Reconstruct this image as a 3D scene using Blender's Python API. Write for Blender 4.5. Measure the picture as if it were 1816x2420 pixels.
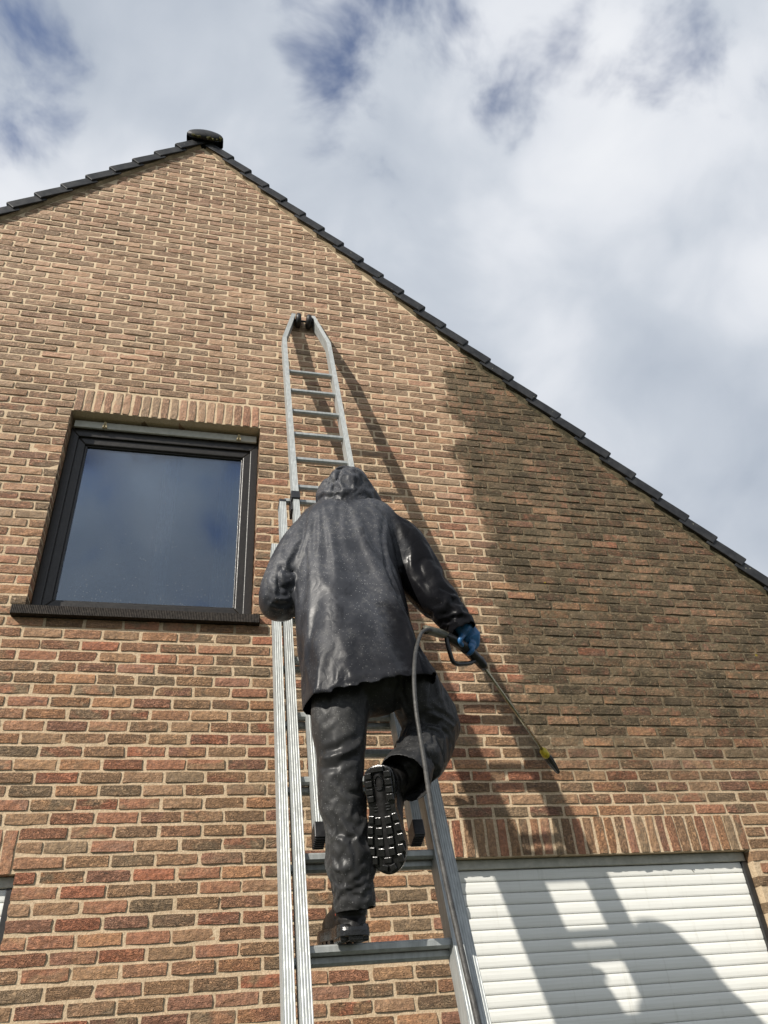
import bpy, bmesh, math, random
import numpy as np
from mathutils import Vector, Matrix

random.seed(7); rng = np.random.default_rng(11)
for o in list(bpy.data.objects): bpy.data.objects.remove(o)
S = bpy.context.scene
COL = S.collection

# ------------------------------------------------------------------ camera
PITCH, YAW, ROLL, FPX = 0.611365, 0.264896, -0.0802884, 1755.22
CAMP = np.array([0., -3.88868, 1.6])
def cam_axes():
    cy, sy, cp, sp = math.cos(YAW), math.sin(YAW), math.cos(PITCH), math.sin(PITCH)
    f = np.array([sy*cp, cy*cp, sp]); r0 = np.array([cy, -sy, 0.]); u0 = np.cross(r0, f)
    c, s = math.cos(ROLL), math.sin(ROLL)
    return c*r0 + s*u0, -s*r0 + c*u0, f
RT, UP, FW = cam_axes()
cd = bpy.data.cameras.new('camera'); cam = bpy.data.objects.new('camera', cd); COL.objects.link(cam)
M = Matrix.Identity(4)
for i in range(3):
    M[i][0], M[i][1], M[i][2], M[i][3] = RT[i], UP[i], -FW[i], CAMP[i]
cam.matrix_world = M
cd.sensor_fit = 'VERTICAL'; cd.sensor_height = 24; cd.lens = 24*FPX/2420
cd.clip_start = .05; cd.clip_end = 2000
S.camera = cam

def at(u, v, y=0.):
    """point of the place seen at pixel (u, v) of a 1660 wide view, at depth plane y"""
    K = 1816/1660
    d = (u*K-908)/FPX*RT - (v*K-1210)/FPX*UP + FW
    return CAMP + d*((y-CAMP[1])/d[1])
def proj(P):
    q = np.asarray(P) - CAMP; z = q@FW
    K = 1660/1816
    return np.stack([(908+FPX*(q@RT)/z)*K, (1210-FPX*(q@UP)/z)*K, z], -1)

# ------------------------------------------------------------------ sun, sky, exposure
SUN = Vector((1.325, 1.0, -1.17)).normalized()          # direction the light travels
sd = bpy.data.lights.new('sun', 'SUN'); sd.energy = 5.0; sd.angle = math.radians(.55); sd.color = (1, .94, .85)
sun = bpy.data.objects.new('sun', sd); COL.objects.link(sun)
sun.rotation_euler = SUN.to_track_quat('-Z', 'Y').to_euler(); sun.location = (-9, -7, 12)
ELEV = math.asin(-SUN.z); AZ = math.atan2(-SUN.x, -SUN.y)
S.view_settings.view_transform = 'Standard'; S.view_settings.look = 'None'
S.view_settings.exposure = 0.24; S.view_settings.gamma = 1; S.view_settings.use_curve_mapping = False
S.render.engine = 'CYCLES'; S.cycles.max_bounces = 5; S.cycles.diffuse_bounces = 1; S.cycles.glossy_bounces = 3; S.cycles.transparent_max_bounces = 6
S.render.resolution_x, S.render.resolution_y = 768, 1024

class NT:
    def __init__(s, tree): s.t = tree; s.n = tree.nodes; s.l = tree.links
    def __call__(s, kind, ins=None, **props):
        nd = s.n.new('ShaderNode'+kind)
        for k, v in props.items(): setattr(nd, k, v)
        for k, v in (ins or {}).items(): s.set(nd, k, v)
        return nd
    def set(s, nd, k, v):
        if isinstance(v, bpy.types.Node): v = v.outputs[0]
        if isinstance(v, bpy.types.NodeSocket): s.l.new(v, nd.inputs[k])
        else: nd.inputs[k].default_value = v
    def math(s, op, a, b=None, c=None, clamp=False):
        nd = s('Math', operation=op, use_clamp=clamp)
        for i, x in enumerate((a, b, c)):
            if x is not None: s.set(nd, i, x)
        return nd.outputs[0]
    def vmath(s, op, a, b=None, out=0):
        nd = s('VectorMath', operation=op); s.set(nd, 0, a)
        if b is not None: s.set(nd, 1, b)
        return nd.outputs[out]
    def mix(s, f, a, b, blend='MIX'):
        nd = s('Mix', data_type='RGBA', blend_type=blend)
        s.set(nd, 0, f); s.set(nd, 6, a); s.set(nd, 7, b)
        return nd.outputs[2]
    def ramp(s, f, stops, interp='LINEAR'):
        nd = s('ValToRGB'); cr = nd.color_ramp; cr.interpolation = interp
        while len(cr.elements) < len(stops): cr.elements.new(.5)
        for e, (p, c) in zip(cr.elements, stops):
            e.position = p; e.color = (*c, 1) if len(c) == 3 else c
        s.set(nd, 0, f); return nd.outputs[0]
    def ramp1(s, f, stops, interp='LINEAR'):
        return s.ramp(f, [(p, (v, v, v)) for p, v in stops], interp)
    def rng(s, v, a, b, c=0., d=1., interp='SMOOTHSTEP'):
        nd = s('MapRange', interpolation_type=interp); s.set(nd, 0, v)
        for i, x in enumerate((a, b, c, d)): s.set(nd, i+1, x)
        return nd.outputs[0]
    def noise(s, vec, scale, detail=4, rough=.5, dist=0., out=0):
        nd = s('TexNoise', {'Vector': vec, 'Scale': scale, 'Detail': detail, 'Roughness': rough, 'Distortion': dist})
        return nd.outputs[out]

W = bpy.data.worlds.new('World'); S.world = W; W.use_nodes = True
w = NT(W.node_tree); w.n.clear()
sky = w('TexSky', sky_type='NISHITA', sun_disc=False)
sky.sun_elevation = ELEV; sky.sun_rotation = AZ; sky.air_density = 1.0; sky.dust_density = .6; sky.ozone_density = 1.6
dirv = w('TexCoord').outputs['Generated']
wv = w.vmath('ADD', dirv, w.vmath('MULTIPLY', w.vmath('SUBTRACT', w.noise(dirv, 3.0, 2, .5, out=1), (.5, .5, .5)), (.22, .22, .22)))
n1 = w.noise(wv, 3.4, 5, .55)
n2 = w.noise(w.vmath('ADD', wv, (3.1, 7.7, 1.3)), 2.4, 4, .52)
n3 = w.noise(w.vmath('ADD', wv, (9.1, 2.7, 4.3)), 8., 5, .56)
def blob(u, v, r0, r1):
    P = at(u, v, 40.) - CAMP; P = P/np.linalg.norm(P)
    d = w.vmath('DOT_PRODUCT', dirv, tuple(P), out=1)
    return w.rng(d, math.cos(math.radians(r1)), math.cos(math.radians(r0)))
dens = w.math('ADD', w.math('MULTIPLY', w.math('SUBTRACT', n1, .5), .7), w.math('MULTIPLY', w.math('SUBTRACT', n3, .5), .95))
dens = w.math('ADD', dens, .66)
for u, v, r0, r1, a in [(712, 45, 0, 6, -.17), (1070, 80, 0, 8, -.22), (1385, 80, 0, 6.5, -.27), (50, 200, 0, 6.5, -.27), (708, 372, 0, 2.6, -.06), (900, 10, 0, 6, -.18), (1610, 165, 0, 4, -.16),
                        (250, 330, 0, 14, .10), (1250, 420, 3, 20, .18), (380, 110, 0, 9, .14), (1300, 900, 3, 22, .2)]:
    dens = w.math('ADD', dens, w.math('MULTIPLY', blob(u, v, r0, r1), a))
cover = w.rng(dens, .26, .66)
tone = w.math('ADD', w.math('MULTIPLY', n2, .80), w.math('MULTIPLY', n3, .20))
for u, v, r0, r1, a in [(230, 300, 0, 13, .12), (1230, 250, 0, 12, .10), (1450, 850, 0, 20, .03), (250, 40, 0, 12, -.12), (1560, 640, 0, 5, .08), (620, 180, 0, 8, .05)]:
    tone = w.math('ADD', tone, w.math('MULTIPLY', blob(u, v, r0, r1), a))
ccol = w.ramp(tone, [(.24, (2.7, 3.15, 3.9)), (.40, (3.9, 4.35, 5.05)), (.52, (5.0, 5.4, 6.0)), (.62, (6.5, 6.75, 7.2)), (.78, (7.9, 8.0, 8.2))])
skyc = w.vmath('MULTIPLY', sky, (.92, .96, 1.15))
out = w.mix(w.math('MAXIMUM', cover, .16), skyc, ccol)
W.cycles.sampling_method = 'NONE'
bg = w('Background', {'Color': out, 'Strength': .1})
w('OutputWorld', {'Surface': bg})

# ------------------------------------------------------------------ object helpers
def setp(o, label=None, cat=None, group=None, kind=None):
    for k, v in (('label', label), ('category', cat), ('group', group), ('kind', kind)):
        if v: o[k] = v
    return o
def empty(name, loc=(0, 0, 0)):
    o = bpy.data.objects.new(name, None); o.location = loc; o.empty_display_size = .1; COL.objects.link(o); return o
def link(name, me, mat, parent=None):
    o = bpy.data.objects.new(name, me); COL.objects.link(o)
    if mat is not None and len(me.materials) == 0: me.materials.append(mat)
    if parent is not None: attach(o, parent)
    return o
def wmat(o):
    m = Matrix.LocRotScale(o.location, o.rotation_euler, o.scale)
    return (wmat(o.parent) @ o.matrix_parent_inverse @ m) if o.parent else m
def attach(o, parent):                 # keep world placement
    o.parent = parent; o.matrix_parent_inverse = wmat(parent).inverted()
class MB:
    def __init__(s): s.v = []; s.f = []
    def add(s, v, f):
        b = len(s.v); s.v += [tuple(map(float, p)) for p in v]; s.f += [tuple(b+i for i in q) for q in f]; return s
    def box(s, x0, x1, y0, y1, z0, z1):
        v = [(x, y, z) for x in (x0, x1) for y in (y0, y1) for z in (z0, z1)]
        return s.add(v, [(0, 1, 3, 2), (4, 6, 7, 5), (0, 4, 5, 1), (2, 3, 7, 6), (0, 2, 6, 4), (1, 5, 7, 3)])
    def obox(s, c, ax, ay, az):        # oriented box, half axes
        c, ax, ay, az = map(np.asarray, (c, ax, ay, az))
        v = [c+i*ax+j*ay+k*az for i in (-1, 1) for j in (-1, 1) for k in (-1, 1)]
        return s.add(v, [(0, 1, 3, 2), (4, 6, 7, 5), (0, 4, 5, 1), (2, 3, 7, 6), (0, 2, 6, 4), (1, 5, 7, 3)])
    def rings(s, R, cap=True, closed=True):      # list of equally long rings
        n = len(R[0]); b = len(s.v)
        for r in R: s.v += [tuple(map(float, p)) for p in r]
        for i in range(len(R)-1):
            for j in range(n if closed else n-1):
                k = (j+1) % n
                s.f.append((b+i*n+j, b+i*n+k, b+(i+1)*n+k, b+(i+1)*n+j))
        if cap:
            s.f.append(tuple(b+j for j in range(n-1, -1, -1)))
            s.f.append(tuple(b+(len(R)-1)*n+j for j in range(n)))
        return s
    def tube(s, P, r, n=16, up=(0, 0, 1), ecc=1.0, dome=False):
        P = [np.asarray(p, float) for p in P]; r = [r]*len(P) if np.isscalar(r) else list(r)
        if dome:
            d0 = (P[0]-P[1])/np.linalg.norm(P[0]-P[1]); d1 = (P[-1]-P[-2])/np.linalg.norm(P[-1]-P[-2])
            a = [(.85, .5), (.5, .85)]
            P = [P[0]+d0*r[0]*h for h, k in a] + P + [P[-1]+d1*r[-1]*h for h, k in a[::-1]]
            r = [r[0]*k for h, k in a] + r + [r[-1]*k for h, k in a[::-1]]
        R = []; u = None
        for i, p in enumerate(P):
            t = P[min(i+1, len(P)-1)]-P[max(i-1, 0)]; t = t/np.linalg.norm(t)
            if u is None:
                u = np.asarray(up, float); u = u-t*(u@t)
                if np.linalg.norm(u) < 1e-3: u = np.array([1., .3, 0]); u -= t*(u@t)
            u = u-t*(u@t); u /= np.linalg.norm(u); q = np.cross(t, u)
            R.append([p + r[i]*(math.cos(a)*u + ecc*math.sin(a)*q) for a in np.linspace(0, 2*math.pi, n, endpoint=False)])
        return s.rings(R)
    def ball(s, c, rx, ry, rz, n=16, m=10, rot=None):
        c = np.asarray(c, float); R = []
        for i in range(1, m):
            th = math.pi*i/m
            ring = [np.array([rx*math.sin(th)*math.cos(a), ry*math.sin(th)*math.sin(a), -rz*math.cos(th)]) for a in np.linspace(0, 2*math.pi, n, endpoint=False)]
            R.append([c+(rot@p if rot is not None else p) for p in ring])
        return s.rings(R)
    def mesh(s, name, smooth=False):
        me = bpy.data.meshes.new(name); me.from_pydata(s.v, [], s.f); me.update()
        bm = bmesh.new(); bm.from_mesh(me); bmesh.ops.recalc_face_normals(bm, faces=bm.faces); bm.to_mesh(me); bm.free()
        if smooth: me.polygons.foreach_set('use_smooth', [True]*len(me.polygons))
        return me
    def build(s, name, mat, parent=None, smooth=False, bevel=0, seg=2):
        o = link(name, s.mesh(name, smooth), mat, parent)
        if bevel:
            b = o.modifiers.new('bevel', 'BEVEL'); b.width = bevel; b.segments = seg; b.limit_method = 'ANGLE'; b.angle_limit = math.radians(40)
            b.harden_normals = False
        return o
def spline(P, n):
    P = np.asarray(P, float); m = len(P)
    out = []
    for i in range(m-1):
        p0, p1, p2, p3 = P[max(i-1, 0)], P[i], P[i+1], P[min(i+2, m-1)]
        for t in np.linspace(0, 1, n, endpoint=False):
            out.append(.5*((2*p1)+(-p0+p2)*t+(2*p0-5*p1+4*p2-p3)*t*t+(-p0+3*p1-3*p2+p3)*t**3))
    out.append(P[-1]); return np.array(out)

# numpy gradient noise for cloth folds
_perm = rng.permutation(512); _grad = rng.normal(size=(512, 3)); _grad /= np.linalg.norm(_grad, axis=1, keepdims=True)
def pnoise(p):
    i = np.floor(p).astype(int); f = p-i; u = f*f*f*(f*(f*6-15)+10); tot = 0
    for dx in (0, 1):
        for dy in (0, 1):
            for dz in (0, 1):
                h = _perm[(_perm[(_perm[(i[:, 0]+dx) % 512]+i[:, 1]+dy) % 512]+i[:, 2]+dz) % 512]
                g = (_grad[h]*(f-np.array([dx, dy, dz]))).sum(1)
                tot = tot + g*(u[:, 0] if dx else 1-u[:, 0])*(u[:, 1] if dy else 1-u[:, 1])*(u[:, 2] if dz else 1-u[:, 2])
    return tot

# ------------------------------------------------------------------ materials
def material(name):
    m = bpy.data.materials.new(name); m.use_nodes = True; nt = NT(m.node_tree); nt.n.clear()
    b = nt('BsdfPrincipled'); nt('OutputMaterial', {'Surface': b}); return m, nt, b
def simple(name, col, rough=.5, metal=0., var=.15, scale=30., bump=0., bscale=200., spec=.5, coat=0.):
    m, nt, b = material(name)
    oc = nt('TexCoord').outputs['Object']
    n = nt.noise(oc, scale, 5, .6)
    c = nt.mix(nt.rng(n, .3, .7), tuple(x*(1-var) for x in col)+(1,), tuple(min(1, x*(1+var)) for x in col)+(1,))
    nt.set(b, 'Base Color', c); nt.set(b, 'Metallic', metal)
    nt.set(b, 'Roughness', nt.rng(nt.noise(oc, scale*2.3, 4, .6), .25, .75, max(.03, rough-.1), min(1, rough+.1)))
    nt.set(b, 'Specular IOR Level', spec); nt.set(b, 'Coat Weight', coat)
    if bump:
        nt.set(b, 'Normal', nt('Bump', {'Height': nt.noise(oc, bscale, 4, .6), 'Strength': bump, 'Distance': .002}).outputs[0])
    return m

def dirt_nodes(nt):
    """algae and grime left on the part of the wall that is not yet cleaned; keyed on the wall's own coordinates"""
    pos = nt('NewGeometry').outputs['Position']
    sp = nt('SeparateXYZ', {0: pos})
    fc = nt('FloatCurve'); cv = fc.mapping.curves[0]
    Zs = [(2.3, 2.6), (2.55, 2.35), (2.75, 1.90), (3.0, 1.72), (3.5, 1.74), (4.2, 1.74), (4.6, 1.70), (4.85, 1.66), (5.05, 1.60), (5.2, 1.70), (5.45, 1.62), (5.7, 1.62), (5.95, 1.75), (6.2, 1.95)]
    pts = [((z-2)/5, x/4) for z, x in Zs]
    cv.points[0].location = pts[0]; cv.points[1].location = pts[-1]
    for p in pts[1:-1]: cv.points.new(*p)
    fc.mapping.update()
    nt.set(fc, 'Value', nt.math('DIVIDE', nt.math('SUBTRACT', sp.outputs[2], 2.), 5.))
    xb = nt.math('MULTIPLY', fc.outputs[0], 4.)
    wob = nt.math('MULTIPLY', nt.math('SUBTRACT', nt.noise(pos, 3.2, 5, .72), .5), .75)
    d = nt.math('ADD', nt.math('SUBTRACT', sp.outputs[0], xb), wob)
    f = nt.rng(d, -.05, .09)
    # thins out downwards towards the shutter lintel
    low = nt.rng(nt.math('ADD', sp.outputs[2], nt.math('MULTIPLY', nt.math('SUBTRACT', nt.noise(pos, 4.5, 2, .6), .5), .7)), 2.45, 3.05, .12, 1.)
    return nt.math('MULTIPLY', f, low), pos, sp

def brick_material():
    m, nt, b = material('weathered hand moulded brick')
    bp = nt('Attribute', attribute_name='bpos').outputs['Vector']
    rn = nt('SeparateColor', {0: nt('Attribute', attribute_name='brnd').outputs['Color']})
    r, g, bb = rn.outputs
    pal = [(0, (0.3165, 0.1963, 0.113)), (0.11, (0.3572, 0.1704, 0.0997)), (0.2, (0.3387, 0.2037, 0.1175)), (0.3, (0.372, 0.2, 0.116)), (0.4, (0.2536, 0.1778, 0.1086)), (0.49, (0.3979, 0.2111, 0.1116)), (0.58, (0.3424, 0.2111, 0.1249)), (0.67, (0.3276, 0.1667, 0.1071)), (0.75, (0.2721, 0.1889, 0.116)), (0.84, (0.3831, 0.2296, 0.1278)), (0.92, (0.3831, 0.1556, 0.0879)), (0.97, (0.3313, 0.1815, 0.119)), (1.0, (0.3239, 0.2, 0.119))]
    c1 = nt.ramp(r, pal, 'CONSTANT'); c2 = nt.ramp(g, pal, 'CONSTANT')
    n1 = nt.noise(nt.vmath('MULTIPLY', bp, (9., 9., 14.)), 1., 2, .55, .6)
    base = nt.mix(nt.math('MULTIPLY', nt.rng(n1, .42, .62), nt.rng(bb, .25, .7)), c1, c2)
    n2 = nt.noise(bp, 75., 4, .68)
    base = nt.mix(nt.rng(n2, .3, .72), nt.mix(1., base, (.66, .66, .66, 1), 'MULTIPLY'), nt.mix(1., base, (1.28, 1.25, 1.2, 1), 'MULTIPLY'))
    # dark kiln soot streaks in some bricks
    n4 = nt.noise(nt.vmath('MULTIPLY', bp, (14., 14., 40.)), 1., 3, .65, 1.2)
    base = nt.mix(nt.math('MULTIPLY', nt.rng(n4, .56, .72), nt.rng(bb, .5, .9, 0, .7)), base, (.07, .055, .042, 1))
    d, pos, sp = dirt_nodes(nt)
    # paler towards the top of the wall, less so under the grime
    top_pale = nt.math('MULTIPLY', nt.rng(nt.math('ADD', sp.outputs[2], nt.math('MULTIPLY', nt.noise(pos, 1.5, 1), 1.2)), 3.6, 7.0, 0., .62), nt.math('SUBTRACT', 1., nt.math('MULTIPLY', d, .8)))
    base = nt.mix(top_pale, base, (.51, .348, .236, 1))
    gn = nt.noise(pos, 22., 5, .75)
    gr = nt.mix(nt.rng(gn, .38, .62), (.056, .045, .025, 1), (.150, .110, .062, 1))
    gl = nt.noise(pos, 6.5, 4, .7)
    gf = nt.math('ADD', nt.math('MULTIPLY', nt.rng(gn, .35, .62), .55), nt.math('MULTIPLY', nt.rng(gl, .35, .65), .55))
    gf = nt.math('MULTIPLY', nt.math('ADD', gf, nt.rng(r, 0., 1., .10, .34)), nt.rng(bb, .84, .92, 1., .45), clamp=True)
    base = nt.mix(nt.math('MULTIPLY', d, gf), base, gr)
    v = nt('TexVoronoi', {'Vector': pos, 'Scale': 62.}); spk = nt.math('MULTIPLY', nt.math('LESS_THAN', v.outputs['Distance'], .16), nt.math('GREATER_THAN', nt('SeparateColor', {0: v.outputs['Color']}).outputs[0], .72))
    base = nt.mix(nt.math('MULTIPLY', spk, nt.math('MULTIPLY', d, .6)), base, (.42, .38, .28, 1))
    vy = nt('TexVoronoi', {'Vector': pos, 'Scale': 4.2}); yl = nt.math('MULTIPLY', nt.math('LESS_THAN', nt.math('ADD', vy.outputs['Distance'], nt.math('MULTIPLY', gn, .05)), .065), nt.math('GREATER_THAN', nt('SeparateColor', {0: vy.outputs['Color']}).outputs[0], .72))
    base = nt.mix(nt.math('MULTIPLY', yl, nt.math('MULTIPLY', d, .9)), base, (.42, .30, .02, 1))
    nt.set(b, 'Base Color', base)
    nt.set(b, 'Roughness', nt.rng(n2, .3, .7, .55, .9)); nt.set(b, 'Specular IOR Level', .35)
    # folded clay creases and sandy grain
    cr = nt.noise(nt.vmath('MULTIPLY', bp, (20., 20., 52.)), 1., 3, .6, 2.2)
    cr = nt.math('SUBTRACT', 1., nt.math('ABSOLUTE', nt.math('MULTIPLY', nt.math('SUBTRACT', cr, .5), 4.)), clamp=True)
    fold = nt.math('MULTIPLY', nt.rng(cr, .55, 1.), nt.rng(g, .2, .8, .15, 1.))
    hgt = nt.math('SUBTRACT', nt.math('MULTIPLY', n2, .45), fold)
    hgt = nt.math('ADD', hgt, nt.math('MULTIPLY', nt.noise(bp, 28., 1, .5), .9))
    nt.set(b, 'Normal', nt('Bump', {'Height': hgt, 'Strength': 1., 'Distance': .0095}).outputs[0])
    return m
def mortar_material():
    m, nt, b = material('sandy lime mortar')
    d, pos, sp = dirt_nodes(nt)
    n = nt.noise(pos, 130., 3, .7); nl = nt.noise(pos, 5., 2, .6)
    c = nt.mix(nt.rng(n, .3, .7), (.45, .335, .215, 1), (.65, .515, .355, 1))
    c = nt.mix(nt.rng(nl, .35, .75, 0, .35), c, (.40, .30, .185, 1))
    c = nt.mix(nt.rng(sp.outputs[2], 3.6, 7.2, 0., .5), c, (.78, .63, .44, 1))
    gr = nt.mix(nt.rng(nt.noise(pos, 40., 4, .75), .35, .68), (.045, .038, .024, 1), (.17, .13, .08, 1))
    c = nt.mix(nt.math('MULTIPLY', d, .93), c, gr)
    v = nt('TexVoronoi', {'Vector': pos, 'Scale': 75.}); spk = nt.math('MULTIPLY', nt.math('LESS_THAN', v.outputs['Distance'], .18), nt.math('GREATER_THAN', nt('SeparateColor', {0: v.outputs['Color']}).outputs[0], .6))
    c = nt.mix(nt.math('MULTIPLY', spk, nt.math('MULTIPLY', d, .75)), c, (.50, .45, .33, 1))
    nt.set(b, 'Base Color', c); nt.set(b, 'Roughness', .92); nt.set(b, 'Specular IOR Level', .2)
    h = nt.math('ADD', n, nt.math('MULTIPLY', nt.noise(pos, 32., 2, .6), 1.5))
    nt.set(b, 'Normal', nt('Bump', {'Height': h, 'Strength': .8, 'Distance': .003}).outputs[0])
    return m
BRICK, MORTAR = brick_material(), mortar_material()

def tile_material():
    m, nt, b = material('anthracite glazed roof tile')
    pos = nt('NewGeometry').outputs['Position']
    n = nt.noise(pos, 14., 6, .65); n2 = nt.noise(pos, 90., 5, .65)
    c = nt.mix(nt.rng(n, .35, .7), (.014, .0145, .0155, 1), (.032, .033, .035, 1))
    v = nt('TexVoronoi', {'Vector': pos, 'Scale': 30.})
    lich = nt.math('MULTIPLY', nt.math('LESS_THAN', nt.math('ADD', v.outputs['Distance'], nt.math('MULTIPLY', n2, .3)), .3), nt.math('GREATER_THAN', nt('SeparateColor', {0: v.outputs['Color']}).outputs[0], .93))
    c = nt.mix(nt.math('MULTIPLY', lich, .7), c, (.20, .20, .15, 1))
    nt.set(b, 'Base Color', c); nt.set(b, 'Roughness', nt.rng(n, .3, .7, .40, .62)); nt.set(b, 'Specular IOR Level', .3)
    nt.set(b, 'Normal', nt('Bump', {'Height': n2, 'Strength': .25, 'Distance': .003}).outputs[0])
    return m
TILE = tile_material()
MOSS = simple('moss', (.075, .070, .018), .95, 0, .5, 60, .8, 150)
def bed_material():
    m, nt, b = material('verge bedding mortar')
    pos = nt('NewGeometry').outputs['Position']; n = nt.noise(pos, 18., 5, .65)
    c = nt.mix(nt.rng(n, .3, .7), (.24, .18, .115, 1), (.40, .31, .20, 1))
    f = nt.rng(nt.math('ADD', nt('SeparateXYZ', {0: pos}).outputs[0], nt.math('MULTIPLY', nt.math('SUBTRACT', n, .5), 1.5)), .9, 1.7)
    c = nt.mix(nt.math('MULTIPLY', f, .92), c, nt.mix(nt.rng(n, .4, .65), (.035, .032, .016, 1), (.11, .09, .05, 1)))
    nt.set(b, 'Base Color', c); nt.set(b, 'Roughness', .95)
    nt.set(b, 'Normal', nt('Bump', {'Height': nt.noise(pos, 110., 3, .65), 'Strength': .8, 'Distance': .004}).outputs[0])
    return m
BED = bed_material()
FRAME = simple('dark brown window frame', (.016, .0135, .011), .38, 0, .25, 40, .2, 300)
BAR = simple('weathered cream aluminium', (.42, .41, .35), .5, .2, .12, 25, .15, 200)
STOPM = simple('beige plastic stop', (.45, .36, .20), .5)
DARKG = simple('black guide channel', (.018, .018, .018), .5)
SOFFIT = simple('soffit render', (.10, .085, .055), .9, 0, .3, 14, .6, 90)
PLASTER = simple('interior plaster', (.16, .15, .14), .9)
RUBBER = simple('black rubber', (.014, .014, .015), .42, 0, .2, 40, .15, 250)
BLACKP = simple('black moulded plastic', (.012, .012, .013), .35, 0, .2, 60)
def sill_material():
    m, nt, b = material('fluted dark stone sill')
    oc = nt('NewGeometry').outputs['Position']
    n = nt.noise(oc, 60., 6, .65)
    nt.set(b, 'Base Color', nt.mix(nt.rng(n, .3, .75), (.012, .010, .009, 1), (.050, .041, .033, 1)))
    nt.set(b, 'Roughness', .75); nt.set(b, 'Specular IOR Level', .2)
    nt.set(b, 'Normal', nt('Bump', {'Height': n, 'Strength': .5, 'Distance': .002}).outputs[0])
    return m
SILL = sill_material()
def slat_material():
    m, nt, b = material('white shutter slat')
    pos = nt('NewGeometry').outputs['Position']
    n = nt.noise(nt.vmath('MULTIPLY', pos, (4., 1., 60.)), 1., 6, .6)
    n2 = nt.noise(nt.vmath('MULTIPLY', pos, (22., 1., 2.)), 1., 5, .65)
    c = nt.mix(nt.rng(n, .4, .8, 0, .45), (.79, .79, .745, 1), (.62, .62, .56, 1))
    c = nt.mix(nt.rng(n2, .55, .8, 0, .42), c, (.44, .43, .36, 1))
    fl = nt.noise(nt.vmath('MULTIPLY', pos, (1.2, 1., 420.)), 1., 2, .6)
    c = nt.mix(nt.rng(fl, .56, .72, 0, .30), c, (.42, .42, .36, 1))
    v = nt('TexVoronoi', {'Vector': nt.vmath('MULTIPLY', nt.vmath('ADD', pos, nt.vmath('MULTIPLY', (1., 0., 0.), nt.math('MULTIPLY', nt('SeparateXYZ', {0: pos}).outputs[2], .7))), (11., 1., 7.)), 'Scale': 1.9})
    rr = nt('SeparateColor', {0: v.outputs['Color']})
    sp = nt.math('MULTIPLY', nt.math('LESS_THAN', v.outputs['Distance'], nt.math('MULTIPLY', rr.outputs[1], .17)), nt.math('GREATER_THAN', rr.outputs[0], .55))
    c = nt.mix(nt.math('MULTIPLY', sp, .75), c, (.15, .14, .11, 1))
    nt.set(b, 'Base Color', c); nt.set(b, 'Roughness', .45)
    return m
SLAT = slat_material()
def alu_material():
    m, nt, b = material('weathered aluminium')
    oc = nt('NewGeometry').outputs['Position']
    n = nt.noise(nt.vmath('MULTIPLY', oc, (60., 60., 9.)), 1., 6, .65)
    n2 = nt.noise(oc, 45., 6, .7)
    c = nt.mix(nt.rng(n, .3, .75), (.31, .325, .318, 1), (.44, .46, .45, 1))
    c = nt.mix(nt.rng(n2, .62, .78, 0, .55), c, (.30, .29, .25, 1))
    nt.set(b, 'Base Color', c); nt.set(b, 'Metallic', .35)
    nt.set(b, 'Roughness', nt.rng(n2, .3, .7, .42, .6))
    nt.set(b, 'Normal', nt('Bump', {'Height': n, 'Strength': .12, 'Distance': .002}).outputs[0])
    return m
ALU = alu_material()
def glass_material():
    m, nt, b = material('window glass')
    nt.n.clear()
    pos = nt('NewGeometry').outputs['Position']
    fr = nt('Fresnel', {'IOR': 1.55})
    film = nt.noise(nt.vmath('MULTIPLY', pos, (3., 1., 1.4)), 1., 6, .65, .4)
    tr = nt('BsdfTransparent', {'Color': (.55, .62, .66, 1)})
    gl = nt('BsdfGlossy', {'Color': (.80, .88, 1, 1), 'Roughness': nt.rng(film, .35, .75, .015, .12)})
    df = nt('BsdfDiffuse', {'Color': (.30, .32, .33, 1)})
    a = nt('MixShader', {0: nt.math('MINIMUM', nt.math('MULTIPLY', fr, 3.2), 1.), 1: tr, 2: gl})
    v = nt('TexVoronoi', {'Vector': pos, 'Scale': 95.})
    sp = nt('SeparateXYZ', {0: pos})
    drop = nt.math('MULTIPLY', nt.math('LESS_THAN', v.outputs['Distance'], .22), nt.math('GREATER_THAN', nt.math('SUBTRACT', nt('SeparateColor', {0: v.outputs['Color']}).outputs[0], nt.rng(sp.outputs[2], 3.74, 3.95, -.1, .08)), .90))
    a2 = nt('MixShader', {0: nt.math('ADD', nt.math('MULTIPLY', nt.rng(film, .35, .8), .05), nt.math('MULTIPLY', drop, .6)), 1: a, 2: df})
    nt('OutputMaterial', {'Surface': a2})
    return m
GLASS = glass_material()

# ------------------------------------------------------------------ ground
def ground():
    m, nt, b = material('garden ground')
    pos = nt('NewGeometry').outputs['Position']
    n = nt.noise(pos, 1.1, 8, .65)
    nt.set(b, 'Base Color', nt.mix(nt.rng(n, .35, .65), (.035, .055, .018, 1), (.075, .07, .045, 1))); nt.set(b, 'Roughness', .95)
    nt.set(b, 'Normal', nt('Bump', {'Height': nt.noise(pos, 60., 6, .7), 'Strength': .8, 'Distance': .03}).outputs[0])
    mb = MB(); mb.add([(-600, -600, 0), (600, -600, 0), (600, 600, 0), (-600, 600, 0)], [(0, 1, 2, 3)])
    setp(mb.build('ground', m), kind='structure')
ground()

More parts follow.
